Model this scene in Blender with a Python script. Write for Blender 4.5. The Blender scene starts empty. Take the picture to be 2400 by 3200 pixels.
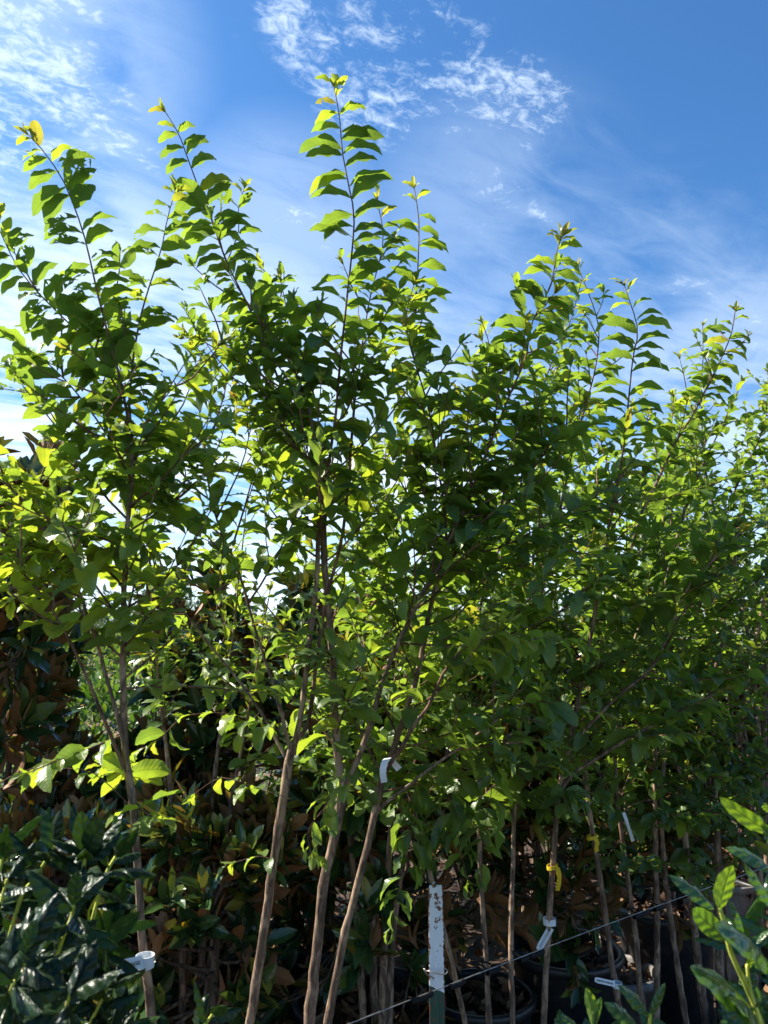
import bpy, math, random
import numpy as np
from mathutils import Vector
R = math.radians
random.seed(7); rng = np.random.default_rng(7)
S = bpy.context.scene; C = S.collection

# ------------------------------------------------------------------ camera
PITCH = R(10.0); CAMZ = 1.6; F = 26/36*2212
cd = bpy.data.cameras.new('camera'); cam = bpy.data.objects.new('camera', cd); C.objects.link(cam)
cam.location = (0,0,CAMZ); cam.rotation_euler = (R(90)+PITCH,0,0)
cd.sensor_fit='VERTICAL'; cd.sensor_height=36; cd.sensor_width=27; cd.lens=26
cd.clip_start=.02; cd.clip_end=3000
cd.dof.use_dof=True; cd.dof.focus_distance=2.2; cd.dof.aperture_fstop=7.5
S.camera = cam
S.render.resolution_x=768; S.render.resolution_y=1024
S.view_settings.view_transform='Standard'; S.view_settings.look='None'
S.view_settings.exposure=1.38; S.view_settings.gamma=1
S.cycles.max_bounces=14; S.cycles.diffuse_bounces=8; S.cycles.transmission_bounces=12; S.cycles.glossy_bounces=4
# ------------------------------------------------------------------ sky and sun
SUN_AZ = -73; SUN_EL = 42          # degrees left of the view direction, above the horizon
sd = Vector((math.sin(R(SUN_AZ))*math.cos(R(SUN_EL)), math.cos(R(SUN_AZ))*math.cos(R(SUN_EL)), math.sin(R(SUN_EL))))
W = bpy.data.worlds.new('World'); S.world = W; W.use_nodes=True

class NT:
    """tiny node helper"""
    def __init__(s, tree): s.t=tree; s.n=tree.nodes; s.l=tree.links
    def new(s, typ, **kw):
        nd=s.n.new(typ)
        for k,v in kw.items():
            if k in('ins',): continue
            setattr(nd,k,v)
        for k,v in kw.get('ins',{}).items(): s.set(nd.inputs[k], v)
        return nd
    def set(s, sock, v):
        if hasattr(v,'is_output'): s.l.new(v, sock)
        else:
            if isinstance(v,(tuple,list)) and len(v)==3 and sock.type=='RGBA': v=(*v,1)
            sock.default_value=v
    def math(s, op, a, b=None, c=None, clamp=False):
        nd=s.n.new('ShaderNodeMath'); nd.operation=op; nd.use_clamp=clamp
        s.set(nd.inputs[0],a)
        if b is not None: s.set(nd.inputs[1],b)
        if c is not None: s.set(nd.inputs[2],c)
        return nd.outputs[0]
    def mapr(s, v, a,b,c=0.,d=1.,smooth=True):
        nd=s.n.new('ShaderNodeMapRange'); nd.interpolation_type='SMOOTHSTEP' if smooth else 'LINEAR'
        for k,x in zip(('Value','From Min','From Max','To Min','To Max'),(v,a,b,c,d)): s.set(nd.inputs[k],x)
        return nd.outputs[0]
    def noise(s, vec, scale, detail=4, rough=.55, dist=0):
        nd=s.n.new('ShaderNodeTexNoise'); s.set(nd.inputs['Vector'],vec)
        for k,x in (('Scale',scale),('Detail',detail),('Roughness',rough),('Distortion',dist)): nd.inputs[k].default_value=x
        return nd.outputs[0]
    def mix(s, f, a, b, blend='MIX'):
        nd=s.n.new('ShaderNodeMix'); nd.data_type='RGBA'; nd.blend_type=blend
        s.set(nd.inputs[0],f); s.set(nd.inputs[6],a); s.set(nd.inputs[7],b); return nd.outputs[2]
    def ramp(s, f, stops):
        nd=s.n.new('ShaderNodeValToRGB'); s.set(nd.inputs[0],f); e=nd.color_ramp.elements
        while len(e)<len(stops): e.new(.5)
        for el,(p,c) in zip(e,stops): el.position=p; el.color=(*c,1)
        return nd.outputs[0]
    def mapping(s, vec, scale=(1,1,1), rot=(0,0,0), loc=(0,0,0)):
        nd=s.n.new('ShaderNodeMapping'); s.set(nd.inputs[0],vec)
        nd.inputs['Scale'].default_value=scale; nd.inputs['Rotation'].default_value=rot; nd.inputs['Location'].default_value=loc
        return nd.outputs[0]
    def sep(s, v):
        nd=s.n.new('ShaderNodeSeparateXYZ'); s.set(nd.inputs[0],v); return nd.outputs

def ray(x,y):
    """world direction (not normalised, axial length 1) of display pixel x,y"""
    u=(x-829.5)/F; v=(y-1106)/F; c,s=math.cos(PITCH),math.sin(PITCH)
    return Vector((u, c+v*s, s-v*c))
def PT(x,y,d):
    r=ray(x,y); return Vector((r.x*d, r.y*d, CAMZ+r.z*d))

w=NT(W.node_tree); w.n.clear()
sky=w.new('ShaderNodeTexSky', sky_type='NISHITA', sun_disc=False, sun_elevation=R(SUN_EL), sun_rotation=R(SUN_AZ))
sky.altitude=0; sky.air_density=1.0; sky.dust_density=.5; sky.ozone_density=3.0
tc=w.new('ShaderNodeTexCoord').outputs['Generated']
nrm=w.new('ShaderNodeVectorMath',operation='NORMALIZE',ins={0:tc}).outputs[0]
sx,sy,sz=w.sep(nrm)
zz=w.math('MAXIMUM',w.math('ADD',sz,.12),.02)
cmb=w.new('ShaderNodeCombineXYZ'); w.set(cmb.inputs[0],w.math('DIVIDE',sx,zz)); w.set(cmb.inputs[1],w.math('DIVIDE',sy,zz))
pl=cmb.outputs[0]
def blob(x,y,rad_deg,soft):
    d=ray(x,y).normalized()
    dot=w.new('ShaderNodeVectorMath',operation='DOT_PRODUCT',ins={0:nrm,1:tuple(d)}).outputs['Value']
    return w.mapr(dot, math.cos(R(rad_deg+soft)), math.cos(R(max(rad_deg-soft,0))))
def msum(items):
    r=None
    for b,wt in items:
        v=w.math('MULTIPLY',b,wt); r=v if r is None else w.math('MAXIMUM',r,v)
    return r
# fine mackerel streaks, running from upper left to lower right
rp=w.mapping(pl,(1,1,1),(0,0,R(-28)),(0,0,0)); m1=w.mapping(rp,(1.9,4.6,1),(0,0,0),(3.1,1.7,0))
n1=w.noise(m1,2.6,9,.62,.6)
n2=w.noise(w.mapping(pl,(1,1,1),(0,0,0),(9,2,0)),1.3,5,.55,.3)
n3=w.noise(w.mapping(rp,(3.2,4.2,1),(0,0,0),(1,8,0)),9.5,8,.75,.5)
streak=msum([(blob(30,110,4,6),1.),(blob(110,200,3,4),.7),(blob(190,270,2,4),.6),(blob(270,350,1.5,3),.5),(blob(20,400,2,4),.5),(blob(620,30,.8,2),0.62),(blob(660,90,.8,2.2),0.66),(blob(720,150,1,2.6),0.74),(blob(790,200,1.2,2.8),0.74),(blob(850,245,1,2.2),0.62),(blob(830,20,1.4,2.6),0.58),(blob(900,90,1.8,3),0.62),(blob(980,170,1.8,3.2),0.62),(blob(1080,190,1.4,2.8),0.56),(blob(1160,240,1,2.6),0.55),(blob(545,60,.5,1.5),.25),(blob(1000,420,2,4),.35),(blob(1110,470,2.5,4),.45),(blob(1280,540,3,4),.25),(blob(1430,620,3,4),.32),(blob(1560,800,5,6),.5),(blob(640,520,2,4),.5),(blob(560,480,1.5,3),.35),(blob(1000,600,4,4),.3)])
cl1=w.math('MULTIPLY',w.mapr(streak,0,.6),w.mapr(w.math('ADD',w.math('ADD',w.math('MULTIPLY',n1,.50),w.math('MULTIPLY',n3,.50)),w.math('MULTIPLY',w.math('SUBTRACT',streak,1.),.16)),.39,.60))
# broad milky cloud towards the left horizon
veil=msum([(blob(100,830,11,9),1.0),(blob(0,120,5,9),.45),(blob(420,1020,13,11),1.0),(blob(800,1200,13,14),.85),(blob(-200,1050,18,13),1.0),(blob(1500,1150,12,11),.6),(blob(1080,1000,8,9),.5),(blob(1080,500,4,8),.26),(blob(1420,640,4,7),.26),(blob(1600,800,4,7),.42),(blob(600,560,4,7),.4)])
cl2=w.math('MULTIPLY',veil,w.mapr(w.math('ADD',w.math('MULTIPLY',n2,.6),w.math('MULTIPLY',n1,.4)),.34,.60))
hor=w.mapr(sz,.28,.0,0,.85)
cl=w.math('MAXIMUM',w.math('MAXIMUM',w.math('MULTIPLY',cl1,.80),w.math('MULTIPLY',cl2,.9)),w.math('MULTIPLY',hor,.9),clamp=True)
skyc=w.mix(1.0, sky.outputs[0],(0.46,.82,1.09),'MULTIPLY')
ccol=w.mix(w.mapr(sz,.0,.5),(7.0,7.6,8.2),(5.3,6.3,7.3))
bgc=w.mix(cl, skyc, ccol)
bg=w.new('ShaderNodeBackground',ins={'Color':bgc,'Strength':.076})
out=w.new('ShaderNodeOutputWorld'); w.l.new(bg.outputs[0],out.inputs[0])

sl=bpy.data.lights.new('sun','SUN'); so=bpy.data.objects.new('sun',sl); C.objects.link(so)
sl.energy=5.0; sl.angle=R(.5); sl.color=(1,.93,.80)
so.rotation_euler=(-sd).to_track_quat('-Z','Y').to_euler(); so.location=sd*50

# ------------------------------------------------------------------ helpers
def tag(o,label=None,cat=None,group=None,kind=None):
    if label: o['label']=label
    if cat: o['category']=cat
    if group: o['group']=group
    if kind: o['kind']=kind
    return o
def empty(name,loc,label,cat,group=None):
    o=bpy.data.objects.new(name,None); C.objects.link(o); o.location=loc; o.empty_display_size=.1
    return tag(o,label,cat,group)
def mesh_obj(name,V,faces,mat,parent=None,smooth=True,attr=None):
    """faces: int array (n,4) or list of arrays; V world coords"""
    V=np.asarray(V,dtype=np.float64).reshape(-1,3)
    if parent is not None: V=V-np.array(parent.location)
    me=bpy.data.meshes.new(name)
    if isinstance(faces,np.ndarray):
        n,k=faces.shape; loops=faces.ravel(); starts=np.arange(n)*k
    else:
        loops=np.concatenate([np.asarray(f) for f in faces]); ln=np.array([len(f) for f in faces]); starts=np.concatenate([[0],np.cumsum(ln)[:-1]]); n=len(faces)
    me.vertices.add(len(V)); me.vertices.foreach_set('co',V.ravel())
    me.loops.add(len(loops)); me.loops.foreach_set('vertex_index',loops.astype(np.int32))
    me.polygons.add(n); me.polygons.foreach_set('loop_start',starts.astype(np.int32))
    me.update(calc_edges=True)
    me.polygons.foreach_set('use_smooth',np.full(n,smooth))
    if attr is not None:
        a=me.attributes.new('luv','FLOAT_VECTOR','POINT'); a.data.foreach_set('vector',np.asarray(attr,dtype=np.float32).ravel())
    for m in (mat if isinstance(mat,(list,tuple)) else [mat]): me.materials.append(m)
    me.validate()
    o=bpy.data.objects.new(name,me); C.objects.link(o)
    if parent is not None: o.parent=parent
    return o

def catmull(pts,n):
    P=np.array([list(p) for p in pts],float); m=len(P)
    if m==2: return np.linspace(P[0],P[1],n)
    Q=np.vstack([2*P[0]-P[1],P,2*P[-1]-P[-2]])
    seg=np.linalg.norm(np.diff(P,axis=0),axis=1); cs=np.concatenate([[0],np.cumsum(seg)])
    out=[]
    for s in np.linspace(0,cs[-1],n):
        i=min(np.searchsorted(cs,s,side='right')-1,m-2); t=(s-cs[i])/max(seg[i],1e-9)
        a,b,c,d=Q[i],Q[i+1],Q[i+2],Q[i+3]
        out.append(.5*((2*b)+(-a+c)*t+(2*a-5*b+4*c-d)*t*t+(-a+3*b-3*c+d)*t**3))
    return np.array(out)

class Tubes:
    def __init__(s): s.V=[];s.Fc=[];s.n=0
    def add(s,P,rad,k=7,rough=0.0,caps=True):
        P=np.asarray(P); n=len(P); rad=np.broadcast_to(rad,(n,)) if np.ndim(rad)==0 else np.asarray(rad)
        T=np.gradient(P,axis=0); T/=np.linalg.norm(T,axis=1)[:,None]+1e-12
        a=np.array([0,0,1.]) if abs(T[0][2])<.9 else np.array([1.,0,0])
        U=np.cross(T[0],a); U/=np.linalg.norm(U)
        ang=np.arange(k)*2*np.pi/k; rings=[]
        for i in range(n):
            U=U-T[i]*np.dot(U,T[i]); U/=np.linalg.norm(U); B=np.cross(T[i],U)
            r=rad[i]*(1+rough*rng.normal(0,1,k)) if rough else np.full(k,rad[i])
            rings.append(P[i]+(np.cos(ang)*r)[:,None]*U+(np.sin(ang)*r)[:,None]*B)
        s.V.append(np.vstack(rings)); b=s.n
        i,j=np.meshgrid(np.arange(n-1),np.arange(k),indexing='ij'); j2=(j+1)%k
        s.Fc.append(np.stack([b+i*k+j,b+i*k+j2,b+(i+1)*k+j2,b+(i+1)*k+j],-1).reshape(-1,4))
        s.n+=n*k
        if caps:   # close the end with a point
            e=P[-1]+T[-1]*rad[-1]*.6; s.V.append(e[None]); idx=s.n; s.n+=1; q=b+(n-1)*k
            s.Fc.append(np.array([[q+a_,q+(a_+1)%k,idx,idx] for a_ in range(k)]))
    def build(s,name,mat,parent):
        V=np.vstack(s.V); Fq=np.vstack(s.Fc)
        faces=[f if f[2]!=f[3] else f[:3] for f in Fq]
        return mesh_obj(name,V,faces,mat,parent)

def nz(v):
    v=np.asarray(v,float); return v/(np.linalg.norm(v,axis=-1,keepdims=True)+1e-12)

def profile(kind,t):
    if kind=='crape': return .25*np.sin(np.pi*np.clip(t,0,1)**.97)**.66*(1-.06*t)
    if kind=='magnolia': return .200*np.sin(np.pi*t**1.12)**.75
    if kind=='holly': return .235*np.sin(np.pi*t**.92)**.62
    return .28*np.sin(np.pi*t)**.8

class Leaves:
    def __init__(s): s.P=[];s.D=[];s.N=[];s.L=[];s.Wd=[];s.c=[];s.tone=[];s.fold=[]
    def add(s,P,D,N,L,wd=1.,c=.9,tone=.3,fold=.35):
        s.P.append(P);s.D.append(D);s.N.append(N);s.L.append(L);s.Wd.append(wd);s.c.append(c);s.tone.append(tone);s.fold.append(fold)
    def arrays(s):
        D=nz(np.array(s.D)); N=np.array(s.N,float); N=nz(N-D*np.sum(N*D,1)[:,None])
        return np.array(s.P,float),D,N,np.array(s.L),np.array(s.Wd),np.array(s.c),np.array(s.tone),np.array(s.fold)
    def build(s,name,mat,parent,kind='crape',nx=4,ny=6,spines=0,wave=.05,sel=None):
        P,D,N,L,Wd,c,tone,fold=s.arrays()
        if sel is not None: P,D,N,L,Wd,c,tone,fold=[a[sel] for a in (P,D,N,L,Wd,c,tone,fold)]
        n=len(P)
        if n==0: return None
        Sd=np.cross(N,D)
        t=np.linspace(0,1,ny+1); sgrid=np.linspace(-1,1,nx+1)
        wt=profile(kind,t); wt[0]=.035; wt[-1]=.012
        c=np.where(np.abs(c)<.05,.05,c)[:,None]
        x=np.sin(c*t)/c; z=-(1-np.cos(c*t))/c            # (n,ny+1) bending along the length
        tx=np.cos(c*t); tz=-np.sin(c*t)
        ph=rng.uniform(0,6.28,(n,1)); fr=rng.uniform(1.5,3.2,(n,1))
        verts=np.zeros((n,ny+1,nx+1,3)); asym=rng.normal(0,.05,(n,1))
        for j,sg in enumerate(sgrid):
            wj=wt[None,:]*Wd[:,None]*abs(sg)*(1+asym*np.sign(sg))
            if spines and abs(sg)==1:
                k=np.arange(ny+1)%2
                wj=wj*(1+spines*(k-.4))
            y=np.sign(sg)*wj*np.cos(fold)[:,None]
            h=wj*np.sin(fold)[:,None] + wave*abs(sg)*np.sin(ph+fr*6.28*t+(sg>0)*2.1)*np.sin(np.pi*t)[None]
            if spines and abs(sg)==1: h=h-wj*.12*(np.arange(ny+1)%2)
            # local surface normal at t is (-tz, tx) in (D,N) plane
            px=(x-tz*0-h*tz)*L[:,None]; pz=(z+h*tx)*L[:,None]; py=y*L[:,None]
            verts[:,:,j,:]=P[:,None,:]+px[...,None]*D[:,None,:]+pz[...,None]*N[:,None,:]+py[...,None]*Sd[:,None,:]
        nv=(ny+1)*(nx+1)
        i,j=np.meshgrid(np.arange(ny),np.arange(nx),indexing='ij')
        q=np.stack([i*(nx+1)+j,(i+1)*(nx+1)+j,(i+1)*(nx+1)+j+1,i*(nx+1)+j+1],-1).reshape(-1,4)
        faces=(q[None]+(np.arange(n)*nv)[:,None,None]).reshape(-1,4)
        at=np.zeros((n,ny+1,nx+1,3)); at[...,0]=t[None,:,None]; at[...,1]=sgrid[None,None,:]; at[...,2]=tone[:,None,None]
        return mesh_obj(name,verts.reshape(-1,3),faces,mat,parent,True,at.reshape(-1,3))

# ------------------------------------------------------------------ materials
def mat(name):
    m=bpy.data.materials.new(name); m.use_nodes=True; t=NT(m.node_tree); t.n.clear()
    o=t.new('ShaderNodeOutputMaterial'); return m,t,o
def leaf_mat(name,stops,trans,tcol,rough,spec,under=None,holes=False,vein=.4,quilt=0.,freq=60.,sheen=0):
    m,t,o=mat(name)
    a=t.new('ShaderNodeAttribute',attribute_name='luv').outputs['Vector']
    u,s_,tone=t.sep(a)
    col=t.ramp(tone,stops)
    g=t.new('ShaderNodeTexCoord').outputs['Object']
    nn=t.noise(g,26,3,.6)
    col=t.mix(t.mapr(nn,.35,.7,0,.35),col,t.mix(1.,col,(1.5,1.35,.9),'MULTIPLY'))
    sp=t.noise(g,210,2,.5); col=t.mix(t.mapr(sp,.68,.74,0,.7),col,(.09,.06,.02))
    ab=t.math('ABSOLUTE',s_)
    mid=t.mapr(ab,.03,.12,1,0)
    vx=t.math('MULTIPLY',t.math('SUBTRACT',u,t.math('MULTIPLY',ab,.16)),freq)
    vs=t.math('SINE',vx)
    vline=t.mapr(vs,.72,1.,0,1)
    vv=t.math('MAXIMUM',mid,t.math('MULTIPLY',vline,.55))
    colf=t.mix(t.math('MULTIPLY',vv,vein),col,t.mix(1.,col,(2.2,1.9,1.8),'MULTIPLY'))
    if under:
        bf=t.new('ShaderNodeNewGeometry').outputs['Backfacing']
        cf=t.mix(bf,colf,t.mix(t.math('MULTIPLY',nn,.6),under,t.mix(1.,under,(.6,.55,.5),'MULTIPLY')))
        rg=t.math('ADD',t.math('MULTIPLY',bf,.45),rough)
    else: cf=colf; rg=rough
    bump=t.new('ShaderNodeBump',ins={'Height':t.math('ADD',t.math('MULTIPLY',vs,-.25-quilt),t.math('MULTIPLY',mid,-.8)),'Strength':.35+quilt,'Distance':.0012})
    if quilt:
        q=t.noise(g,150,2,.5); bump.inputs['Distance'].default_value=.0022
        t.set(bump.inputs['Height'],t.math('ADD',t.math('MULTIPLY',q,1.6*quilt),t.math('ADD',t.math('MULTIPLY',vs,-.3),t.math('MULTIPLY',mid,-1.))))
    p=t.new('ShaderNodeBsdfPrincipled',ins={'Base Color':cf,'Roughness':rg,'Specular IOR Level':spec,'Normal':bump.outputs[0]})
    tr=t.new('ShaderNodeBsdfTranslucent',ins={'Color':t.mix(1.,t.mix(vv,colf,t.mix(1.,colf,(.55,.6,.6),'MULTIPLY')),tcol,'MULTIPLY'),'Normal':bump.outputs[0]})
    mx=t.new('ShaderNodeMixShader',ins={0:trans}); t.l.new(p.outputs[0],mx.inputs[1]); t.l.new(tr.outputs[0],mx.inputs[2])
    res=mx.outputs[0]
    if holes:
        h=t.noise(g,62,2,.5); big=t.noise(g,9,1,.5)
        thr=t.math('ADD',.575,t.math('MULTIPLY',mid,.3))
        hm=t.math('MULTIPLY',t.math('GREATER_THAN',h,thr),t.math('GREATER_THAN',big,.47))
        tp=t.new('ShaderNodeBsdfTransparent'); m2=t.new('ShaderNodeMixShader',ins={0:hm})
        t.l.new(res,m2.inputs[1]); t.l.new(tp.outputs[0],m2.inputs[2]); res=m2.outputs[0]
    t.l.new(res,o.inputs[0]); return m
CR=[(0,(.068,.124,.040)),(.45,(.106,.180,.044)),(.75,(.168,.235,.040)),(.88,(.18,.22,.045)),(.95,(.15,.145,.05)),(1.,(.12,.075,.045))]
M_crape=leaf_mat('crape_leaf',CR,.50,(2.65,2.35,.8),.36,.5)
M_crape_h=leaf_mat('crape_leaf_eaten',CR,.50,(2.65,2.35,.8),.36,.5,holes=True)
M_magn=leaf_mat('magnolia_leaf',[(0,(.016,.042,.016)),(.6,(.034,.075,.022)),(.85,(.11,.14,.025)),(1,(.22,.19,.03))],.18,(2.8,1.9,.5),.20,.6,under=(.27,.125,.045),vein=.35,freq=34)
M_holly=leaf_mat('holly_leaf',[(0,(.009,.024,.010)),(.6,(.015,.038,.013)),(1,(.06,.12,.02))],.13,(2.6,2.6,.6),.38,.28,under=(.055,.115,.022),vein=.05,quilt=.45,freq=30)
M_hollybright=leaf_mat('holly_leaf_bright',[(0,(.035,.085,.030)),(.6,(.060,.125,.032)),(1,(.18,.27,.03))],.30,(2.4,2.5,.7),.2,.6,under=(.12,.22,.035),vein=.08,quilt=.45,freq=30)  # brighter, yellower leaf colour than the left holly
M_shrub=leaf_mat('shrub_leaf',[(0,(.03,.075,.022)),(.6,(.06,.13,.03)),(1,(.13,.20,.04))],.25,(2.2,2.2,.8),.32,.5)
M_field=leaf_mat('field_leaf',[(0,(.06,.12,.04)),(.6,(.12,.19,.05)),(.9,(.22,.25,.06)),(1,(.45,.26,.10))],.35,(1.8,1.8,.9),.6,.3)
M_far=leaf_mat('far_leaf_hazed',[(0,(.07,.11,.07)),(1,(.12,.17,.10))],.2,(1.3,1.3,1.),.7,.2)  # distance haze painted in as a greyish foliage colour
M_litter=leaf_mat('dry_leaf',[(0,(.035,.018,.011)),(.6,(.085,.046,.027)),(1,(.22,.13,.075))],.12,(1.2,1.,.8),.6,.3,vein=.2)

def bark_mat(name,c1,c2,c3,zs=.12,sc=55,b=.5):
    m,t,o=mat(name); g=t.new('ShaderNodeTexCoord').outputs['Object']
    mp=t.mapping(g,(1,1,zs)); n=t.noise(mp,sc*2.2,5,.65,.4); n2=t.noise(g,14,3,.6)
    pn=t.noise(t.mapping(g,(1,1,.35)),38,4,.6,.8); col=t.ramp(n,[(.30,c1),(.52,c2),(.72,c3)]); col=t.mix(t.mapr(pn,.52,.58,0,.75),col,t.mix(1.,c3,(1.25,1.2,1.15),'MULTIPLY')); col=t.mix(t.mapr(pn,.44,.40,0,.7),col,c1); col=t.mix(t.mapr(n2,.35,.65,0,.6),col,t.mix(1.,col,(.62,.60,.58),'MULTIPLY'))
    bp=t.new('ShaderNodeBump',ins={'Height':n,'Strength':b,'Distance':.004})
    p=t.new('ShaderNodeBsdfPrincipled',ins={'Base Color':col,'Roughness':.8,'Specular IOR Level':.25,'Normal':bp.outputs[0]})
    t.l.new(p.outputs[0],o.inputs[0]); return m
M_bark=bark_mat('crape_bark',(.085,.052,.037),(.20,.135,.095),(.35,.25,.175),b=.9)
M_twig=bark_mat('crape_twig',(.07,.035,.028),(.14,.072,.05),(.22,.13,.085))
M_mbark=bark_mat('magnolia_bark',(.05,.035,.025),(.11,.08,.055),(.2,.15,.11))
M_hstem=bark_mat('holly_stem',(.34,.38,.05),(.50,.54,.07),(.62,.62,.14),b=.2)

def simple(name,col,rough=.5,spec=.5,metal=0,noise=None,bump=0.,nscale=40):
    m,t,o=mat(name); g=t.new('ShaderNodeTexCoord').outputs['Object']
    n=t.noise(g,nscale,5,.6); c=t.mix(t.mapr(n,.35,.7),col,noise) if noise else col
    bp=t.new('ShaderNodeBump',ins={'Height':n,'Strength':bump,'Distance':.002})
    p=t.new('ShaderNodeBsdfPrincipled',ins={'Base Color':c,'Roughness':rough,'Specular IOR Level':spec,'Metallic':metal,'Normal':bp.outputs[0]})
    t.l.new(p.outputs[0],o.inputs[0]); return m
M_pot=simple('black_plastic',(.012,.013,.015),.42,.5,noise=(.03,.028,.026),bump=.15)
M_potgrey=simple('sunlit_tone_plastic',(.16,.145,.13),.6,.4,noise=(.26,.24,.22),bump=.1,nscale=18)  # tan-grey of a pot in the sun, put into the base colour
M_mulch=simple('mulch',(.022,.013,.009),.9,.2,noise=(.07,.042,.027),bump=.9,nscale=70)
M_rubber=simple('rubber',(.008,.008,.009),.75,.25)
M_wire=simple('galvanised_wire',(.42,.41,.40),.45,.5,metal=.8,noise=(.25,.2,.16))
M_tagm=simple('tag_plastic',(.74,.77,.80),.5,.4,noise=(.62,.66,.70),bump=.05)
M_ink=simple('ink',(.03,.03,.035),.7,.2)
M_yel=simple('yellow_ribbon',(.62,.44,.02),.45,.4)
M_pink=simple('pink_ribbon',(.70,.05,.12),.45,.4)
M_wood=simple('weathered_wood',(.22,.19,.16),.8,.2,noise=(.12,.1,.09))

# ------------------------------------------------------------------ ground
def sheet(name,x0,x1,y0,y1,z,m,nx=1,ny=1,amp=0):
    xs=np.linspace(x0,x1,nx+1); ys=np.linspace(y0,y1,ny+1); X,Y=np.meshgrid(xs,ys)
    Z=np.full_like(X,z)+(rng.normal(0,amp,X.shape) if amp else 0)
    i,j=np.meshgrid(np.arange(ny),np.arange(nx),indexing='ij'); k=nx+1
    f=np.stack([i*k+j,i*k+j+1,(i+1)*k+j+1,(i+1)*k+j],-1).reshape(-1,4)
    return tag(mesh_obj(name,np.stack([X,Y,Z],-1),f,m),kind='structure')
mg,t,o=mat('soil_and_grass'); g=t.new('ShaderNodeTexCoord').outputs['Object']
n=t.noise(g,.35,6,.6); n2=t.noise(g,6,6,.7)
col=t.mix(t.mapr(n,.42,.58),t.mix(n2,(.10,.065,.045),(.22,.16,.11)),t.mix(n2,(.05,.10,.025),(.13,.17,.05)))
p=t.new('ShaderNodeBsdfPrincipled',ins={'Base Color':col,'Roughness':.95,'Specular IOR Level':.1}); t.l.new(p.outputs[0],o.inputs[0])
sheet('ground',-900,900,-300,1500,0,mg)
mw,t,o=mat('weed_mat'); g=t.new('ShaderNodeTexCoord').outputs['Object']
n=t.noise(g,3,6,.65); n2=t.noise(g,60,4,.7)
col=t.mix(t.mapr(n,.4,.62),(.035,.03,.028),t.mix(n2,(.10,.065,.045),(.20,.14,.10)))
bp=t.new('ShaderNodeBump',ins={'Height':n2,'Strength':.5,'Distance':.01})
p=t.new('ShaderNodeBsdfPrincipled',ins={'Base Color':t.mix(1.,col,(.55,.5,.5),'MULTIPLY'),'Roughness':.85,'Specular IOR Level':.2,'Normal':bp.outputs[0]}); t.l.new(p.outputs[0],o.inputs[0])
sheet('nursery_bed',-6,9,-1,9,.03,mw,60,40,.006)

# ------------------------------------------------------------------ leaf litter
lt=Leaves()
def litter(x,y,z,r=0):
    D=nz([random.gauss(0,1),random.gauss(0,1),random.gauss(0,.25)])
    lt.add((x,y,z),D,(random.gauss(0,.35),random.gauss(0,.35),1),random.uniform(.05,.11),random.uniform(.7,1.1),random.uniform(-1.6,1.8),random.random(),random.uniform(.1,.7))
for _ in range(9000):
    y=random.uniform(1.0,7.5); x=random.uniform(-.75,.85)*y*.8+random.uniform(-.2,.5)
    litter(x,y,.03+random.uniform(.005,.06))
tag(lt.build('leaf_litter',M_litter,None,kind='magnolia',nx=2,ny=3,wave=.1),'dry brown fallen leaves scattered over the dark nursery bed','leaf litter',kind='stuff')

# ------------------------------------------------------------------ pots
def lathe(prof,k=40):
    ang=np.arange(k)*2*np.pi/k; V=[];
    for r,z in prof: V.append(np.stack([r*np.cos(ang),r*np.sin(ang),np.full(k,z)],-1))
    n=len(prof); i,j=np.meshgrid(np.arange(n-1),np.arange(k),indexing='ij'); j2=(j+1)%k
    return np.vstack(V),np.stack([i*k+j,i*k+j2,(i+1)*k+j2,(i+1)*k+j],-1).reshape(-1,4)
def pot(x,y,label,r=.215,h=.42,m=None,fill=1,z0=.034):
    e=empty('nursery_pot',(x,y,z0),label,'plant pot','nursery pots standing in rows')
    m=m or M_pot
    V,f=lathe([(0.001,0),(r*.80,0),(r*.84,.012),(r*.96,h*.9),(r*.985,h-.03),(r*.985,h-.028),(r*.93,h-.05),(r*.8,.03)])
    mesh_obj('pot_body',V+np.array(e.location),f,m,e)
    V,f=lathe([(r*.988,h-.032),(r*1.05,h-.032),(r*1.065,h-.02),(r*1.065,h-.004),(r*1.04,h),(r*.97,h),(r*.945,h-.01),(r*.93,h-.05)])
    mesh_obj('rim',V+np.array(e.location),f,m,e)
    # mulch: bumpy disc
    V,f=lathe([(r*q,h-.045+rng.normal(0,.001)) for q in (.93,.8,.65,.5,.35,.2,.07,.002)][::1],36)
    V=V+np.array(e.location); V[:,2]+=rng.normal(0,.007,len(V))
    mu=mesh_obj('mulch',V,f[:,::-1],M_mulch,e)
    l=Leaves()
    for _ in range(int(95*fill)):
        a=random.uniform(0,6.28); q=r*.9*math.sqrt(random.random())
        l.add((x+q*math.cos(a),y+q*math.sin(a),z0+h-.035+random.uniform(0,.03)),(random.gauss(0,1),random.gauss(0,1),random.gauss(0,.3)),(random.gauss(0,.4),random.gauss(0,.4),1),random.uniform(.04,.09),.9,random.uniform(-1.5,1.8),random.random(),.4)
    l.build('fallen_leaves',M_litter,e,kind='magnolia',nx=2,ny=3,wave=.1)['kind']='stuff'
    return e

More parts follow.
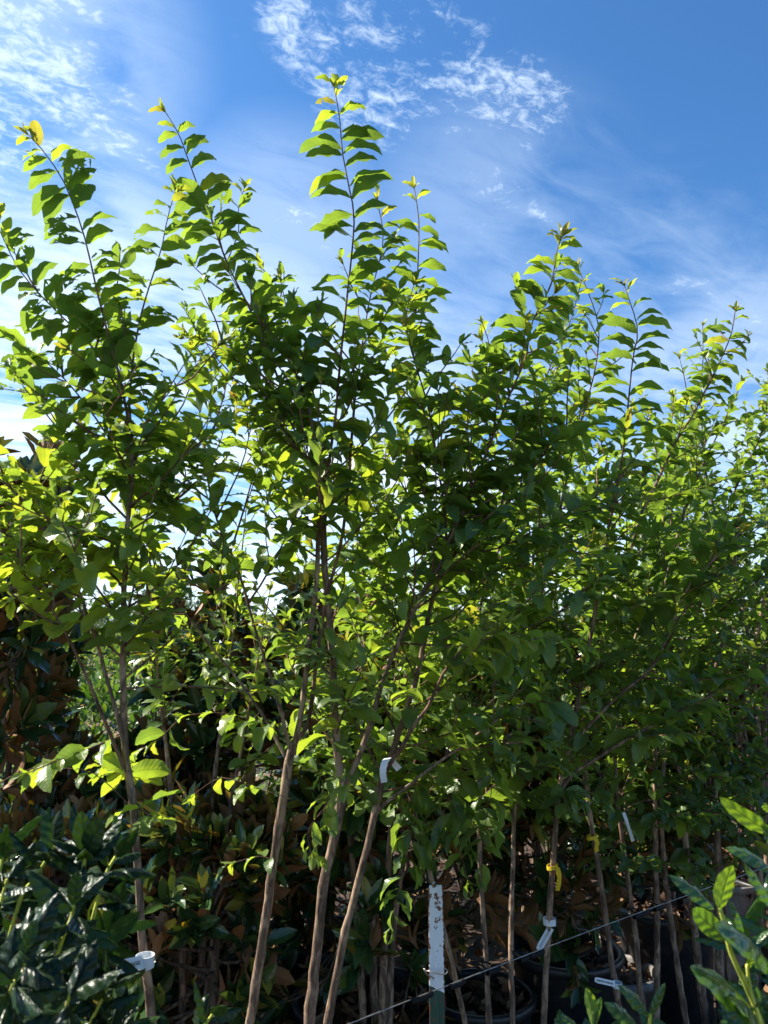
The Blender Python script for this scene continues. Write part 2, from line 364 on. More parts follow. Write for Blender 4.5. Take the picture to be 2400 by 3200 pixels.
# ------------------------------------------------------------------ crape myrtles
def rowdepth(dx): return 1.66/(1-.77*(dx-829.5)/F)
UP=np.array([0,0,1.])
def shoot(lv,pts,L0,spacing=.042,start=0.,camplane=False,young=True,tone=.38,tonesd=.2,az=None,tipscale=.45,droop=1.0):
    """leaf pairs in two ranks along a shoot"""
    P=np.asarray(pts); seg=np.linalg.norm(np.diff(P,axis=0),axis=1); cs=np.concatenate([[0],np.cumsum(seg)]); tot=cs[-1]
    n=max(int(tot*(1-start)/spacing),2)
    S0=None
    if camplane: S0=np.array([1.,random.uniform(-.35,.35),0])
    else:
        a=random.uniform(0,6.28) if az is None else az; S0=np.array([math.cos(a),math.sin(a),0])
    for k in range(n+1):
        s=tot*start+(tot*(1-start))*k/n
        i=min(np.searchsorted(cs,s,side='right')-1,len(P)-2); t=(s-cs[i])/max(seg[i],1e-9)
        p=P[i]*(1-t)+P[i+1]*t; T=nz(P[min(i+1,len(P)-1)]-P[i])
        if abs(T[2])<.6: Sd=nz(np.cross(T,UP))           # flat spray on side branches
        else: Sd=nz(S0-T*np.dot(S0,T))
        frac=k/n; rem=(n-k)*spacing
        size=L0*min(1,tipscale+rem*4.5)*random.uniform(.78,1.10)
        for sg in (-1,1):
            if random.random()<.10: continue
            off=random.uniform(-.48,.48)*spacing
            a=random.gauss(0,.15 if camplane else .36); q=np.cross(T,Sd)
            S1=Sd*math.cos(a)*sg+q*math.sin(a)
            el=R(random.uniform(12,46)) if rem>.05 else R(random.uniform(45,72))
            D=nz(S1*math.cos(el)+T*math.sin(el)+UP*random.gauss(0,.06))
            N=nz(UP*.75+T*.35+rng.normal(0,.16 if camplane else .28,3))
            if young and rem<.035 and random.random()<.6: tn=random.uniform(.78,.94)
            elif young and rem<.07: tn=random.uniform(.35,.75)
            else: tn=float(np.clip(random.gauss(tone,tonesd),0,.8))
            if random.random()<.006: tn=.9
            lv.add(p+T*off+S1*.002,D,N,size*random.uniform(.9,1.05),random.uniform(.85,1.1),(random.uniform(.8,1.5) if camplane else random.uniform(.35,1.35))*droop,tn,random.uniform(.1,.5))
    # terminal leaves
    T=nz(P[-1]-P[-2])
    for k in range(4 if young else 2):
        a=random.uniform(0,6.28); S1=nz(np.cross(T,[math.cos(a),math.sin(a),.3]))
        lv.add(P[-1],nz(T+S1*random.uniform(.2,.7)),nz(S1*-1+T*.2),L0*random.uniform(.22,.45),.75,random.uniform(-.3,.8),random.uniform(.80,.97) if young else tone,.6)

def grow(p0,d,length,up=.5,n=7,wig=.07):
    pts=[np.array(p0,float)]; d=nz(d); st=length/(n-1)
    for i in range(n-1):
        d=nz(d+UP*up/n+rng.normal(0,wig,3)); pts.append(pts[-1]+d*st)
    return np.array(pts)

class Crape:
    def __init__(s,name,loc,label,group='potted crape myrtles in the tied row'):
        s.e=empty(name,loc,label,'tree',group); s.lv=Leaves(); s.br=Tubes(); s.trunks=[]
    def trunk(s,P,rad,name='trunk'):
        tb=Tubes(); P=np.array(P); P[1:-1]+=rng.normal(0,.0008,(len(P)-2,3)); r=np.array(rad)*(1+rng.normal(0,.03,len(P)))
        for _ in range(max(1,len(P)//16)):                   # swollen old nodes
            i=random.randrange(2,len(P)-2); r[i]*=1.18
        tb.add(P,r,12,.045); tb.build(name,M_bark,s.e)
    def branch(s,P,r0,r1): s.br.add(P,np.linspace(r0,r1,len(P)),6,.0)
    def clothe(s,P,L0,bfrom,bto,count,lmax,ltip=.12,leafstart=.0,spread=45,tone=.3,sub=3,rad=.0028,young=.16,azbias=None,up=.5,spacing=.043):
        """side branches with leaves along the polyline P"""
        count=max(1,int(round(count*.72))); P=np.asarray(P); n=len(P); ga=random.uniform(0,6.28)
        for k in range(count):
            f=bfrom+(bto-bfrom)*(k+random.random()*.8)/count; i=min(int(f*(n-1)),n-2)
            p=P[i]+(P[i+1]-P[i])*(f*(n-1)-i); T=nz(P[i+1]-P[i])
            ga+=2.4+random.gauss(0,.4); h=nz(np.cross(T,[math.cos(ga),math.sin(ga),.05]))
            rel=(f-bfrom)/max(bto-bfrom,1e-6)
            ln=(lmax*(1-rel)+ltip*rel)*random.uniform(.6,1.1)
            if h[1]<-.6: ln*=.75
            a=R(random.gauss(spread,8)); d=T*math.cos(a)+h*math.sin(a)
            B=grow(p,d,ln,up=up); s.branch(B,rad*(.6+ln),.0010)
            shoot(s.lv,B,L0*random.uniform(.85,1.05),spacing,start=.22 if ln>.25 else .08,young=random.random()<young,tone=tone)
            if ln>.2:
                for q in range(int(round(sub*ln/.4+random.random()*.6))):
                    j=random.randint(1,len(B)-2); T2=nz(B[j+1]-B[j]); sd=nz(np.cross(T2,UP))*random.choice((-1,1))
                    l2=ln*random.uniform(.3,.55); B2=grow(B[j],T2*.75+sd*.65+UP*random.uniform(-.05,.25),l2,up=up*.8,n=5)
                    s.branch(B2,.0016,.0008); shoot(s.lv,B2,L0*random.uniform(.75,.98),spacing*.9,start=.12,young=random.random()<young,tone=tone)
    def finish(s,holes=0.,nx=4,ny=8):
        if s.br.V: s.br.build('branches',M_twig,s.e)
        n=len(s.lv.P); L=np.array(s.lv.L)
        pz=np.array(s.lv.P)[:,2]
        hm=(rng.random(n)<holes)&(pz>1.9) if holes else np.zeros(n,bool)
        s.lv.build('crown',M_crape,s.e,nx=nx,ny=ny,sel=~hm)
        if hm.any():
            o=s.lv.build('eaten_leaves',M_crape_h,s.e,nx=nx,ny=ny,sel=hm)
        print(s.e.name,'leaves',n)

def stem_pts(px,base_d,off,n=None,pot=None,joined=None):
    """display-pixel polyline -> world points; depth runs from base_d, changing by off over the height of the frame"""
    y0=px[0][1]; pts=[]
    for (x,y) in px: pts.append(PT(x,y,base_d+off*(y0-y)/1500.0))
    if pot is not None:
        b0=pts[0]; b=b0+(b0-pts[1]).normalized()*(.18 if b0.z>.55 else .05); pts=[b]+pts; c=Vector((b.x*.75+pot[0]*.25,b.y*.75+pot[1]*.25,min(b.z-.08,.34))); pts=[c]+pts
    L=sum((Vector(pts[i+1])-Vector(pts[i])).length for i in range(len(pts)-1))
    return catmull(pts,n or max(10,int(L/.035)))
def rad_px(P,w0,w1,d,pw=.75):
    n=len(P); w0*=.84; f=np.linspace(0,1,n)**pw; return ((w0*(1-f)+w1*f)/2/F)*d
def depth_of(p): return float(np.dot(np.array(p)-np.array([0,0,CAMZ]),np.array([0,math.cos(PITCH),math.sin(PITCH)])))

TREES={}
def main_stem(tr,px,d,off,w0,w1,potc,**kw):
    P=stem_pts(px,d,off,pot=potc); tr.trunk(P,rad_px(P,w0,w1,d)); return P
def hero(tr,px,d,off,w0,w1,L0,leafstart=0.,clothe=None,camplane=True,tone=.28,young=True,spacing=.040):
    if L0>=.088: L0*=.88; spacing=min(spacing,.030)
    P=stem_pts(px,d,off); tr.br.add(P,rad_px(P,w0,w1,d),8,.03)
    shoot(tr.lv,P,L0,spacing,start=leafstart,camplane=camplane,tone=tone,young=young)
    if clothe: tr.clothe(P,L0,**clothe)
    return P

pots_row=[(-.52,1.28),(-.19,1.55),(.31,1.93),(.83,2.33),(1.32,2.70)]
# --- tree A : leftmost, single trunk
A=Crape('crape_myrtle',(pots_row[0][0],pots_row[0][1],.36),'crape myrtle at the left with one straight brown trunk and insect-eaten top leaves')
dA=rowdepth(320)+.03
PA=main_stem(A,[(330,2212),(318,2120),(300,1950),(290,1760),(272,1640),(266,1500),(268,1350),(270,1200),(276,1110),(285,1030),(283,940),(278,880)],dA,.05,34,9,pots_row[0])
dT=dA+.04
hero(A,[(283,940),(262,830),(238,740),(210,630),(182,510),(152,425),(128,375),(90,322),(62,292)],dT,.05,9,2,.100,leafstart=.1,clothe=dict(bfrom=.0,bto=.25,count=2,lmax=.22,ltip=.12))
hero(A,[(278,890),(285,800),(300,700),(322,620),(348,540),(362,470),(378,415)],dT,.25,8,2,.095,leafstart=.2,clothe=dict(bfrom=.0,bto=.4,count=2,lmax=.2,ltip=.12))
hero(A,[(265,860),(200,750),(140,690),(90,640),(40,580),(0,500),(-20,450)],dT,.35,6,2,.095,clothe=dict(bfrom=.0,bto=.7,count=5,lmax=.25,ltip=.1))
hero(A,[(270,1000),(190,880),(120,800),(40,740),(-40,690)],dT,.5,6,2,.09,camplane=False,clothe=dict(bfrom=.2,bto=.8,count=5,lmax=.30,ltip=.12))
hero(A,[(283,1040),(320,907),(415,797),(480,737)],dT,.2,5,2,.09,clothe=dict(bfrom=.1,bto=.9,count=5,lmax=.2,ltip=.1))
hero(A,[(280,1100),(365,1017),(450,947),(525,882)],dT,.6,5,2,.09,camplane=False,clothe=dict(bfrom=.1,bto=.9,count=5,lmax=.24,ltip=.1))
P=stem_pts([(284,1690),(270,1618),(240,1493),(210,1393),(185,1318),(150,1228),(110,1150),(50,1080),(-20,1020)],dA,.15); A.trunk(P,rad_px(P,13,4,dA),'side_stem')
A.clothe(P,.09,.52,1.,15,.32,.18,tone=.6); shoot(A.lv,P,.088,start=.7,tone=.5)
P=stem_pts([(268,1660),(200,1493),(150,1383),(100,1298),(35,1223),(-20,1180)],dA-.02,-.15); A.branch(P,.0035,.0014)
shoot(A.lv,P,.085,start=.62,tone=.85,tonesd=.05); A.clothe(P,.085,.60,1.,9,.18,.10,tone=.84)
hero(A,[(270,1180),(230,1185),(170,1192),(90,1188),(10,1195)],dA,.0,5,2,.09,leafstart=.1,tone=.84,clothe=dict(bfrom=.2,bto=.95,count=7,lmax=.16,ltip=.10,tone=.84))
hero(A,[(272,1150),(300,1170),(320,1190)],dA-.03,0,3,2,.085,leafstart=.3,tone=.88)
A.clothe(PA,.090,.70,.99,26,.42,.28,tone=.45,sub=2.6,spread=62); A.clothe(PA,.085,.56,.70,6,.30,.30,tone=.62,sub=2,spread=85,up=-.2)
hero(A,[(290,1750),(240,1700),(190,1665),(120,1662),(60,1690)],dA+.02,0,3,1.5,.055,leafstart=.45,tone=.35,young=False)
A.finish(holes=.5)

# --- tree B : the big multi-stem tree in the middle
d2=rowdepth(640)+.03
B=Crape('crape_myrtle',(pots_row[1][0],pots_row[1][1],.36),'tallest crape myrtle, left of the white-topped post, with three brown stems that fork upward')
P0=main_stem(B,[(540,2212),(557,2100),(571,2010),(590,1871),(606,1765),(622,1655),(634,1605)],d2,.0,28,19,pots_row[1])
Pa=stem_pts([(632,1630),(650,1540),(665,1420),(680,1300),(686,1200),(690,1080),(683,980),(668,880)],d2,.05); B.trunk(Pa,rad_px(Pa,16,8,d2))
hero(B,[(668,880),(630,790),(570,700),(525,640),(495,590)],d2+.05,.1,8,2,.10,clothe=dict(bfrom=0,bto=.8,count=7,lmax=.25,ltip=.12))
P=stem_pts([(626,1620),(603,1520),(570,1418),(540,1318),(512,1225),(470,1130),(450,1040),(440,960)],d2,.25); B.trunk(P,rad_px(P,10,4,d2),'side_stem'); B.clothe(P,.085,.45,1.,14,.36,.2,tone=.4); shoot(B.lv,P,.085,start=.6,tone=.35)
P=stem_pts([(622,1645),(550,1518),(450,1388),(380,1298),(325,1218),(295,1120)],d2,.4); B.trunk(P,rad_px(P,9,4,d2),'side_stem'); B.clothe(P,.08,.35,1.,6,.22,.12,tone=.5); shoot(B.lv,P,.08,start=.75,tone=.5)
hero(B,[(668,960),(610,840),(555,700),(490,567),(460,482),(435,422),(400,327),(385,287),(358,243)],d2+.06,.12,8,2,.098,spacing=.038,clothe=dict(bfrom=.1,bto=.75,count=10,lmax=.24,ltip=.10))
hero(B,[(650,957),(590,842),(525,767),(470,735),(400,730)],d2+.05,-.1,6,2,.09,clothe=dict(bfrom=.2,bto=.95,count=8,lmax=.24,ltip=.08))
hero(B,[(490,567),(515,500),(515,450),(527,408)],d2+.13,.0,4,1.5,.085)
hero(B,[(665,850),(640,760),(600,650),(565,575)],d2+.15,.3,5,2,.085,camplane=False,clothe=dict(bfrom=.2,bto=.8,count=4,lmax=.18,ltip=.1))
hero(B,[(680,860),(650,760),(625,690),(606,605)],d2+.05,.3,5,2,.085,camplane=False)
P=stem_pts([(640,1600),(665,1568),(685,1418),(705,1293),(735,1180),(748,1090),(757,980),(765,880)],d2,.12); B.branch(P,.0045,.003)
hero(B,[(765,880),(780,760),(800,640),(828,520),(815,435)],d2+.1,.2,5,2,.088,clothe=dict(bfrom=0,bto=.75,count=12,lmax=.22,ltip=.1))
Pc=main_stem(B,[(668,2212),(685,2050),(700,1900),(722,1810),(738,1720),(740,1690),(731,1640),(722,1530),(718,1418),(708,1300),(700,1200),(700,1068),(708,1010)],d2+.02,.03,35,13,pots_row[1])
hero(B,[(706,1040),(716,960),(725,900),(735,780),(750,640),(765,480),(755,410),(740,330),(733,250),(722,190)],d2+.03,.05,9,2,.115,spacing=.047,clothe=dict(bfrom=.0,bto=.4,count=5,lmax=.26,ltip=.12))
Pr=stem_pts([(741,1700),(770,1650),(800,1560),(830,1458),(870,1368),(920,1268),(958,1210),(975,1160),(1000,1105)],d2+.02,.2); B.trunk(Pr,rad_px(Pr,17,9,d2))
dr=d2+.1
hero(B,[(1000,1105),(1050,980),(1100,855),(1135,775),(1150,695),(1190,615),(1203,540),(1212,515)],dr,.25,8,2,.112,clothe=dict(bfrom=0,bto=.8,count=16,lmax=.30,ltip=.12))
hero(B,[(966,1200),(960,1100),(945,1000),(925,880),(885,745),(875,690),(893,618)],dr,.15,8,2,.108,clothe=dict(bfrom=0,bto=.85,count=15,lmax=.30,ltip=.10))
hero(B,[(890,760),(898,660),(902,590),(905,480),(895,408)],dr+.1,.1,5,2,.09,clothe=dict(bfrom=0,bto=.35,count=4,lmax=.2,ltip=.1))
hero(B,[(970,1170),(1055,1190),(1180,1133),(1280,1078),(1370,1010)],dr,.1,6,2,.105,leafstart=.2,camplane=False,clothe=dict(bfrom=.2,bto=.95,count=9,lmax=.26,ltip=.12))
hero(B,[(1000,1120),(1080,1100),(1140,1030),(1200,945),(1260,880)],dr,.1,6,2,.115,clothe=dict(bfrom=.15,bto=.9,count=9,lmax=.26,ltip=.12))
Pd=main_stem(B,[(708,2212),(735,2060),(750,1996),(775,1900),(800,1800),(822,1700),(845,1630),(880,1530),(905,1443),(930,1318),(945,1250)],d2+.04,.2,28,11,pots_row[1])
hero(B,[(945,1250),(985,1100),(1015,965),(1030,895),(1050,825),(1060,760),(1043,700)],d2+.15,.25,7,2,.09,clothe=dict(bfrom=0,bto=.85,count=13,lmax=.28,ltip=.1))
P=stem_pts([(808,1765),(829,1736),(880,1700),(930,1661),(1000,1610),(1080,1551),(1160,1500)],d2,.0); B.trunk(P,rad_px(P,9,4,d2),'side_stem'); B.clothe(P,.095,.4,1.,9,.26,.15,up=-.1,tone=.25); shoot(B.lv,P,.095,start=.7)
P=stem_pts([(835,1660),(855,1633),(900,1560),(930,1518),(955,1458),(1000,1400),(1040,1362)],d2,-.1); B.branch(P,.005,.0018)
shoot(B.lv,P,.095,start=.72,tone=.72,tonesd=.08)
hero(B,[(1040,1362),(1075,1345),(1095,1340)],d2-.08,-.05,3,2,.10,tone=.82,young=False)
hero(B,[(1010,1390),(1100,1370),(1180,1380),(1250,1400)],d2-.05,0,3,2,.085,leafstart=.1,tone=.5,camplane=False,young=False)
for px_ in ([(1000,1440),(1030,1400),(1060,1372),(1078,1352)],[(1020,1400),(985,1395),(955,1400)],[(1050,1370),(1090,1372),(1115,1390)]):
    hero(B,px_,d2-.22,0,3,2,.086,leafstart=.15,tone=.80,young=False,spacing=.022)
hero(B,[(1120,1390),(1160,1380),(1200,1378),(1240,1385)],d2-.2,0,2.5,1.5,.080,leafstart=.1,tone=.5,young=False,spacing=.03)
for px_ in ([(745,1700),(722,1705),(706,1735),(700,1760)],[(715,1740),(680,1770),(664,1800),(672,1842)],[(745,1690),(730,1680),(716,1668)]):
    hero(B,px_,d2-.18,0,2.5,1.5,.066,leafstart=.2,tone=.62,young=False,spacing=.030)
for px_,tn in (([(745,1700),(705,1740),(668,1795),(685,1850)],.45),([(740,1690),(700,1670),(690,1690)],.45),([(760,1680),(735,1745),(710,1780)],.42),([(615,1720),(560,1705),(480,1680),(420,1715)],.6),([(600,1860),(560,1850),(510,1862)],.6),([(650,1600),(560,1560),(480,1540),(400,1545)],.62),([(560,1540),(520,1580),(500,1600)],.6),([(380,1560),(340,1600),(300,1620),(420,1600)][:3],.55)):
    hero(B,px_,d2-.06,0,2.5,1.5,.075,leafstart=.25,tone=tn,tonesd=.06 if False else .0) if False else hero(B,px_,d2-.06,0,2.5,1.5,.075,leafstart=.25,tone=tn,young=False)
for px_ in ([(1010,1640),(975,1720),(940,1790),(920,1860)],[(960,1700),(985,1780),(1000,1860),(1010,1900)],[(900,1740),(885,1850),(860,1930),(845,2000)],[(1070,1620),(1060,1720),(1045,1800),(1040,1900)],[(930,1680),(900,1700),(880,1760)],[(850,1720),(890,1800),(930,1830)]):
    hero(B,px_,d2+.12,0,2.5,1.5,.095,leafstart=.1,tone=.22,young=False,spacing=.05)
B.clothe(Pa,.085,.50,1.,15,.40,.28,tone=.5,spread=60); B.clothe(Pc,.085,.62,1.,16,.40,.28,tone=.35,spread=55); B.clothe(Pr,.09,.48,1.,20,.42,.30,tone=.3,spread=55); B.clothe(Pd,.088,.62,1.,18,.45,.28,tone=.3,spread=55)
B.finish(holes=.05)

# --- tree 3
d3=rowdepth(1090)+.03
Ct=Crape('crape_myrtle',(pots_row[2][0],pots_row[2][1],.36),'crape myrtle right behind the white-topped post, its four bare pale stems splayed from one pot')
P1=main_stem(Ct,[(1005,2211),(980,2096),(965,2036),(940,1930),(920,1846),(890,1731),(870,1690),(850,1600),(842,1500)],d3-.08,.05,17,6,pots_row[2])
P2=main_stem(Ct,[(1057,2211),(1050,2071),(1042,1946),(1034,1771),(1030,1621),(1022,1561),(1015,1440),(1040,1300),(1080,1180)],d3-.03,.15,18,6,pots_row[2])
P3=main_stem(Ct,[(1107,2211),(1104,2021),(1107,1871),(1114,1721),(1124,1571),(1150,1400),(1180,1230),(1215,1080)],d3,.3,17,6,pots_row[2])
P4=main_stem(Ct,[(1174,2211),(1184,2021),(1194,1871),(1205,1721),(1218,1650),(1240,1560),(1262,1440),(1290,1300),(1310,1165)],d3+.09,.02,19,8,pots_row[2])
hero(Ct,[(1310,1165),(1325,1090),(1340,1015),(1355,890),(1367,775),(1377,710),(1350,620)],d3+.08,.1,8,2,.115,spacing=.042,tone=.15,clothe=dict(bfrom=0,bto=.35,count=8,lmax=.28,ltip=.14))
P=stem_pts([(1208,1710),(1250,1660),(1279,1646),(1330,1612),(1455,1541),(1560,1490)],d3,-.1); Ct.trunk(P,rad_px(P,10,4,d3),'side_stem'); Ct.clothe(P,.10,.3,1.,8,.26,.15,up=.0,tone=.22); shoot(Ct.lv,P,.10,start=.6,tone=.2)
P=stem_pts([(1225,1630),(1250,1593),(1330,1508),(1415,1433),(1480,1278),(1550,1198),(1600,1150)],d3,.1); Ct.trunk(P,rad_px(P,9,4,d3),'side_stem'); Ct.clothe(P,.105,.35,1.,14,.30,.15,tone=.22); shoot(Ct.lv,P,.11,start=.45,tone=.2)
hero(Ct,[(1080,1180),(1110,1050),(1150,930),(1185,800),(1230,700),(1255,610)],d3+.2,.3,6,2,.09,clothe=dict(bfrom=0,bto=.85,count=14,lmax=.3,ltip=.1))
hero(Ct,[(1215,1080),(1240,960),(1270,860),(1290,770),(1290,690),(1250,580)],d3+.3,.3,6,2,.085,clothe=dict(bfrom=0,bto=.85,count=14,lmax=.3,ltip=.1))
for Q,fr in ((P2,.62),(P3,.58),(P4,.58),(P1,.72)): Ct.clothe(Q,.095,fr,1.,22,.45,.28,tone=.25,spread=58)
for Q,fr in ((P2,.50),(P3,.48),(P4,.50)): Ct.clothe(Q,.095,fr,.62,7,.32,.30,tone=.2,spread=75,up=-.25)
Ct.finish(holes=.03)

# --- tree 4
d4=rowdepth(1400)+.03
Dt=Crape('crape_myrtle',(pots_row[3][0],pots_row[3][1],.36),'crape myrtle right of centre, its leftmost stem with yellow ribbon and low white tag')
Q1=main_stem(Dt,[(1345,2211),(1335,2166),(1320,2071),(1300,1921),(1272,1736),(1264,1620),(1290,1450),(1345,1250),(1385,1115),(1420,1040)],d4-.1,.1,18,7,pots_row[3])
Q2=main_stem(Dt,[(1390,2211),(1384,2146),(1370,1996),(1345,1821),(1333,1720),(1330,1600),(1350,1450),(1400,1300)],d4-.02,.15,17,6,pots_row[3])
Q3=main_stem(Dt,[(1419,2211),(1419,1971),(1415,1771),(1415,1600),(1412,1450),(1440,1250),(1480,1100)],d4+.05,.2,18,7,pots_row[3])
Q4=main_stem(Dt,[(1482,2211),(1450,1996),(1435,1871),(1428,1750),(1440,1600),(1470,1450),(1520,1280),(1560,1130)],d4+.1,.2,18,6,pots_row[3])
hero(Dt,[(1420,1040),(1460,955),(1500,890),(1530,830),(1560,770),(1580,720),(1588,672)],d4+.05,.3,7,2,.085,clothe=dict(bfrom=0,bto=.85,count=15,lmax=.28,ltip=.1,young=.6))
hero(Dt,[(1400,1300),(1430,1150),(1440,1020),(1450,930),(1455,860)],d4+.3,.3,6,2,.08,camplane=False,clothe=dict(bfrom=0,bto=.9,count=10,lmax=.3,ltip=.1,young=.6))
hero(Dt,[(1480,1100),(1520,1000),(1570,900),(1600,830)],d4+.3,.3,6,2,.08,camplane=False,clothe=dict(bfrom=0,bto=.9,count=10,lmax=.3,ltip=.1))
hero(Dt,[(1560,1130),(1600,1030),(1640,950),(1655,880)],d4+.3,.3,6,2,.08,camplane=False,clothe=dict(bfrom=0,bto=.9,count=10,lmax=.3,ltip=.1))
for Q,fr in ((Q1,.55),(Q2,.50),(Q3,.50),(Q4,.50)): Dt.clothe(Q,.095,fr,1.,24,.45,.28,tone=.22,spread=58)
for Q,fr in ((Q2,.40),(Q3,.42),(Q4,.42)): Dt.clothe(Q,.09,fr,.52,7,.32,.30,tone=.2,spread=80,up=-.25)
Dt.finish()

# --- tree 5
d5=rowdepth(1560)+.03
Et=Crape('crape_myrtle',(pots_row[4][0],pots_row[4][1],.36),'crape myrtle with thick dark stems behind the holly sprig at the right')
U1=main_stem(Et,[(1525,2211),(1508,2080),(1495,1971),(1480,1821),(1465,1650),(1462,1500),(1480,1350),(1500,1200)],d5-.05,.1,24,8,pots_row[4])
U2=main_stem(Et,[(1556,2211),(1552,2000),(1550,1821),(1540,1640),(1545,1480),(1570,1300),(1600,1150)],d5,.2,24,8,pots_row[4])
U3=main_stem(Et,[(1578,2211),(1570,2050),(1560,1900),(1532,1700),(1510,1560),(1500,1400)],d5+.06,.1,16,7,pots_row[4])
U4=main_stem(Et,[(1625,2211),(1640,2000),(1640,1850),(1610,1700),(1600,1560),(1630,1400),(1660,1250)],d5+.1,.2,18,7,pots_row[4])
for Q in (U1,U2,U3,U4): Et.clothe(Q,.09,.5,1.,24,.45,.30,tone=.2,spread=58)
for Q in (U1,U2,U4): Et.clothe(Q,.085,.42,.55,6,.3,.28,tone=.2,spread=80,up=-.25)
Et.finish()

# --- crapes of the rows behind, grown freely
def auto_crape(x,y,h,label,stems=4,spread=.33,leaf=.09,tone=.3,dens=1.,low=.45):
    t_=Crape('crape_myrtle',(x,y,.034),label,'crape myrtles in the rows behind')
    a0=random.uniform(0,6.28)
    for k in range(stems):
        a=a0+k*6.28/stems+random.gauss(0,.2); rr=spread*random.uniform(.6,1.1); hh=h*random.uniform(.80,1.) if k else h
        pts=[np.array([x+.03*math.cos(a),y+.03*math.sin(a),.3])]
        for f in (.25,.5,.75,1.): pts.append(np.array([x+rr*f**1.2*math.cos(a),y+rr*f**1.2*math.sin(a),.3+(hh-.3)*f])+rng.normal(0,.02,3))
        P=catmull(pts,40); t_.trunk(P,np.linspace(.013,.0016,40))
        shoot(t_.lv,P,leaf,.05,start=.66,camplane=False,tone=tone)
        t_.clothe(P,leaf,low,.97,int(22*dens),.42,.12,tone=tone,spread=48,sub=2.5)
    t_.finish(nx=2,ny=4)
auto_crape(1.72,3.55,3.10,'crape myrtle in the second row, tallest crown near the right edge',5,.36,.095,.35)
auto_crape(1.25,3.55,2.85,'crape myrtle behind the four pale stems, leafy crown in the middle right',4,.35,.09,.3)
auto_crape(2.35,4.1,3.05,'crape myrtle far right in the second row, cut by the frame edge',4,.4,.09,.3)
auto_crape(1.55,4.5,2.85,'crape myrtle of the third row seen between two nearer crowns at the right',4,.4,.09,.45)
auto_crape(.62,3.35,2.85,'crape myrtle behind the tallest tree, right of its crown',4,.32,.09,.38)
auto_crape(-.02,2.45,2.50,'crape myrtle hidden behind the forked stems in the centre',4,.3,.088,.42,dens=.8)
auto_crape(2.2,5.3,2.9,'distant crape myrtle at the right end of the third row',4,.4,.09,.4)
auto_crape(.15,3.7,2.35,'small crape myrtle far behind the centre post',4,.35,.085,.5,dens=.7)
auto_crape(-.55,2.35,2.05,'low crape myrtle between the left trunk and the forked stems',3,.26,.08,.55,dens=.4,low=.6)

# ------------------------------------------------------------------ magnolias
def magnolia(x,y,h,rad,label,n=42,leaf=.10,base=.4,tone=.4,young=.07,m=None,droop=.35):
    e=empty('magnolia_tree',(x,y,.034),label,'tree','potted magnolias behind the crape myrtles')
    tb=Tubes(); lv=Leaves(); P=catmull([(x,y,base),(x+.02,y,base+(h-base)*.5),(x-.01,y+.01,h-.08)],24); tb.add(P,np.linspace(.017,.005,24),10,.04)
    tb.build('trunk',M_mbark,e); br=Tubes()
    for k in range(n):
        f=(k+.5)/n; i=int(f*20)+2; p=P[min(i,23)]; a=k*2.4+random.gauss(0,.3)
        ln=rad*(1-.62*max(0,f-.35))*random.uniform(.55,1.15)
        d=np.array([math.cos(a),math.sin(a),random.uniform(-.75,.1) if f<droop else random.uniform(-.1,.5)])
        Bp=grow(p,d,ln,up=.7 if f>droop else .1,n=6,wig=.12); br.add(Bp,np.linspace(.006,.0028,6),6)
        ends=[(Bp[-1],nz(Bp[-1]-Bp[-2])),(Bp[-3],nz(Bp[-2]-Bp[-3]+rng.normal(0,.3,3)*ln))]
        for q in range(2):
            B2=grow(Bp[3],nz(Bp[4]-Bp[3])+nz(rng.normal(0,1,3))*.8,ln*.45,up=.5,n=4,wig=.1); br.add(B2,np.linspace(.004,.0024,4),5); ends.append((B2[-1],nz(B2[-1]-B2[-2])))
        for (ep,T) in ends:
            a2=random.uniform(0,6.28); nl=random.randint(7,10)
            for j in range(nl):
                a2+=2.4; s1=nz(np.cross(T,[math.cos(a2),math.sin(a2),.2])); s2=np.cross(T,s1)
                el=R(random.uniform(28,76)); D=s1*math.cos(el)+T*math.sin(el)+UP*.12
                tn=random.uniform(.82,1.) if random.random()<young else float(np.clip(random.gauss(tone,.2),0,.8))
                lv.add(ep-T*j*.006,nz(D),nz(T*.9-s1*.3+rng.normal(0,.2,3)),leaf*random.uniform(.75,1.12),random.uniform(.85,1.1),random.uniform(-.25,.7),tn,random.uniform(.2,.6))
    br.build('branches',M_mbark,e); lv.build('crown',m or M_magn,e,kind='magnolia',nx=4,ny=5,wave=.03)
    return e
magnolia(-1.48,2.75,2.42,.40,'tall dark magnolia at the left edge with brown leaf undersides against the sky',52,.135)
magnolia(-1.62,3.3,2.30,.40,'dark magnolia behind the tallest magnolia at the left edge',40,.13)
magnolia(-1.08,3.05,1.22,.42,'lower magnolia just right of the tall dark one at the left edge',40,.12)
magnolia(-.74,3.15,1.90,.36,'magnolia with upright rusty-backed leaves between the left trunk and the forked tree',46,.12,young=.08)
magnolia(-.22,3.2,1.92,.36,'magnolia behind the forked central stems, rusty leaves at its top',46,.12)
magnolia(-.50,2.30,1.18,.34,'short magnolia with yellow-green lit leaves low between the left trunk and the forked stems',44,.095,young=.13)
magnolia(-.05,2.62,1.55,.40,'magnolia standing in the mulch-filled pot left of the white-topped post',54,.10,base=.62,droop=.12)
magnolia(.34,2.85,1.45,.38,'magnolia in the pot just right of the white-topped post',54,.10,base=.60,droop=.2)
magnolia(-.95,2.35,1.08,.32,'short dark magnolia behind the left holly bush',36,.10)
magnolia(.68,3.02,1.70,.42,'magnolia standing in the black pot behind the tagged stem',60,.10,base=.66,droop=.2)
magnolia(1.15,3.42,1.65,.36,'magnolia standing in the black pot behind the two yellow ribbons',60,.10,base=.68,droop=.2)
magnolia(1.60,3.85,1.65,.36,'magnolia standing in the pot coloured sunlit grey',48,.10,base=.75,droop=.1)
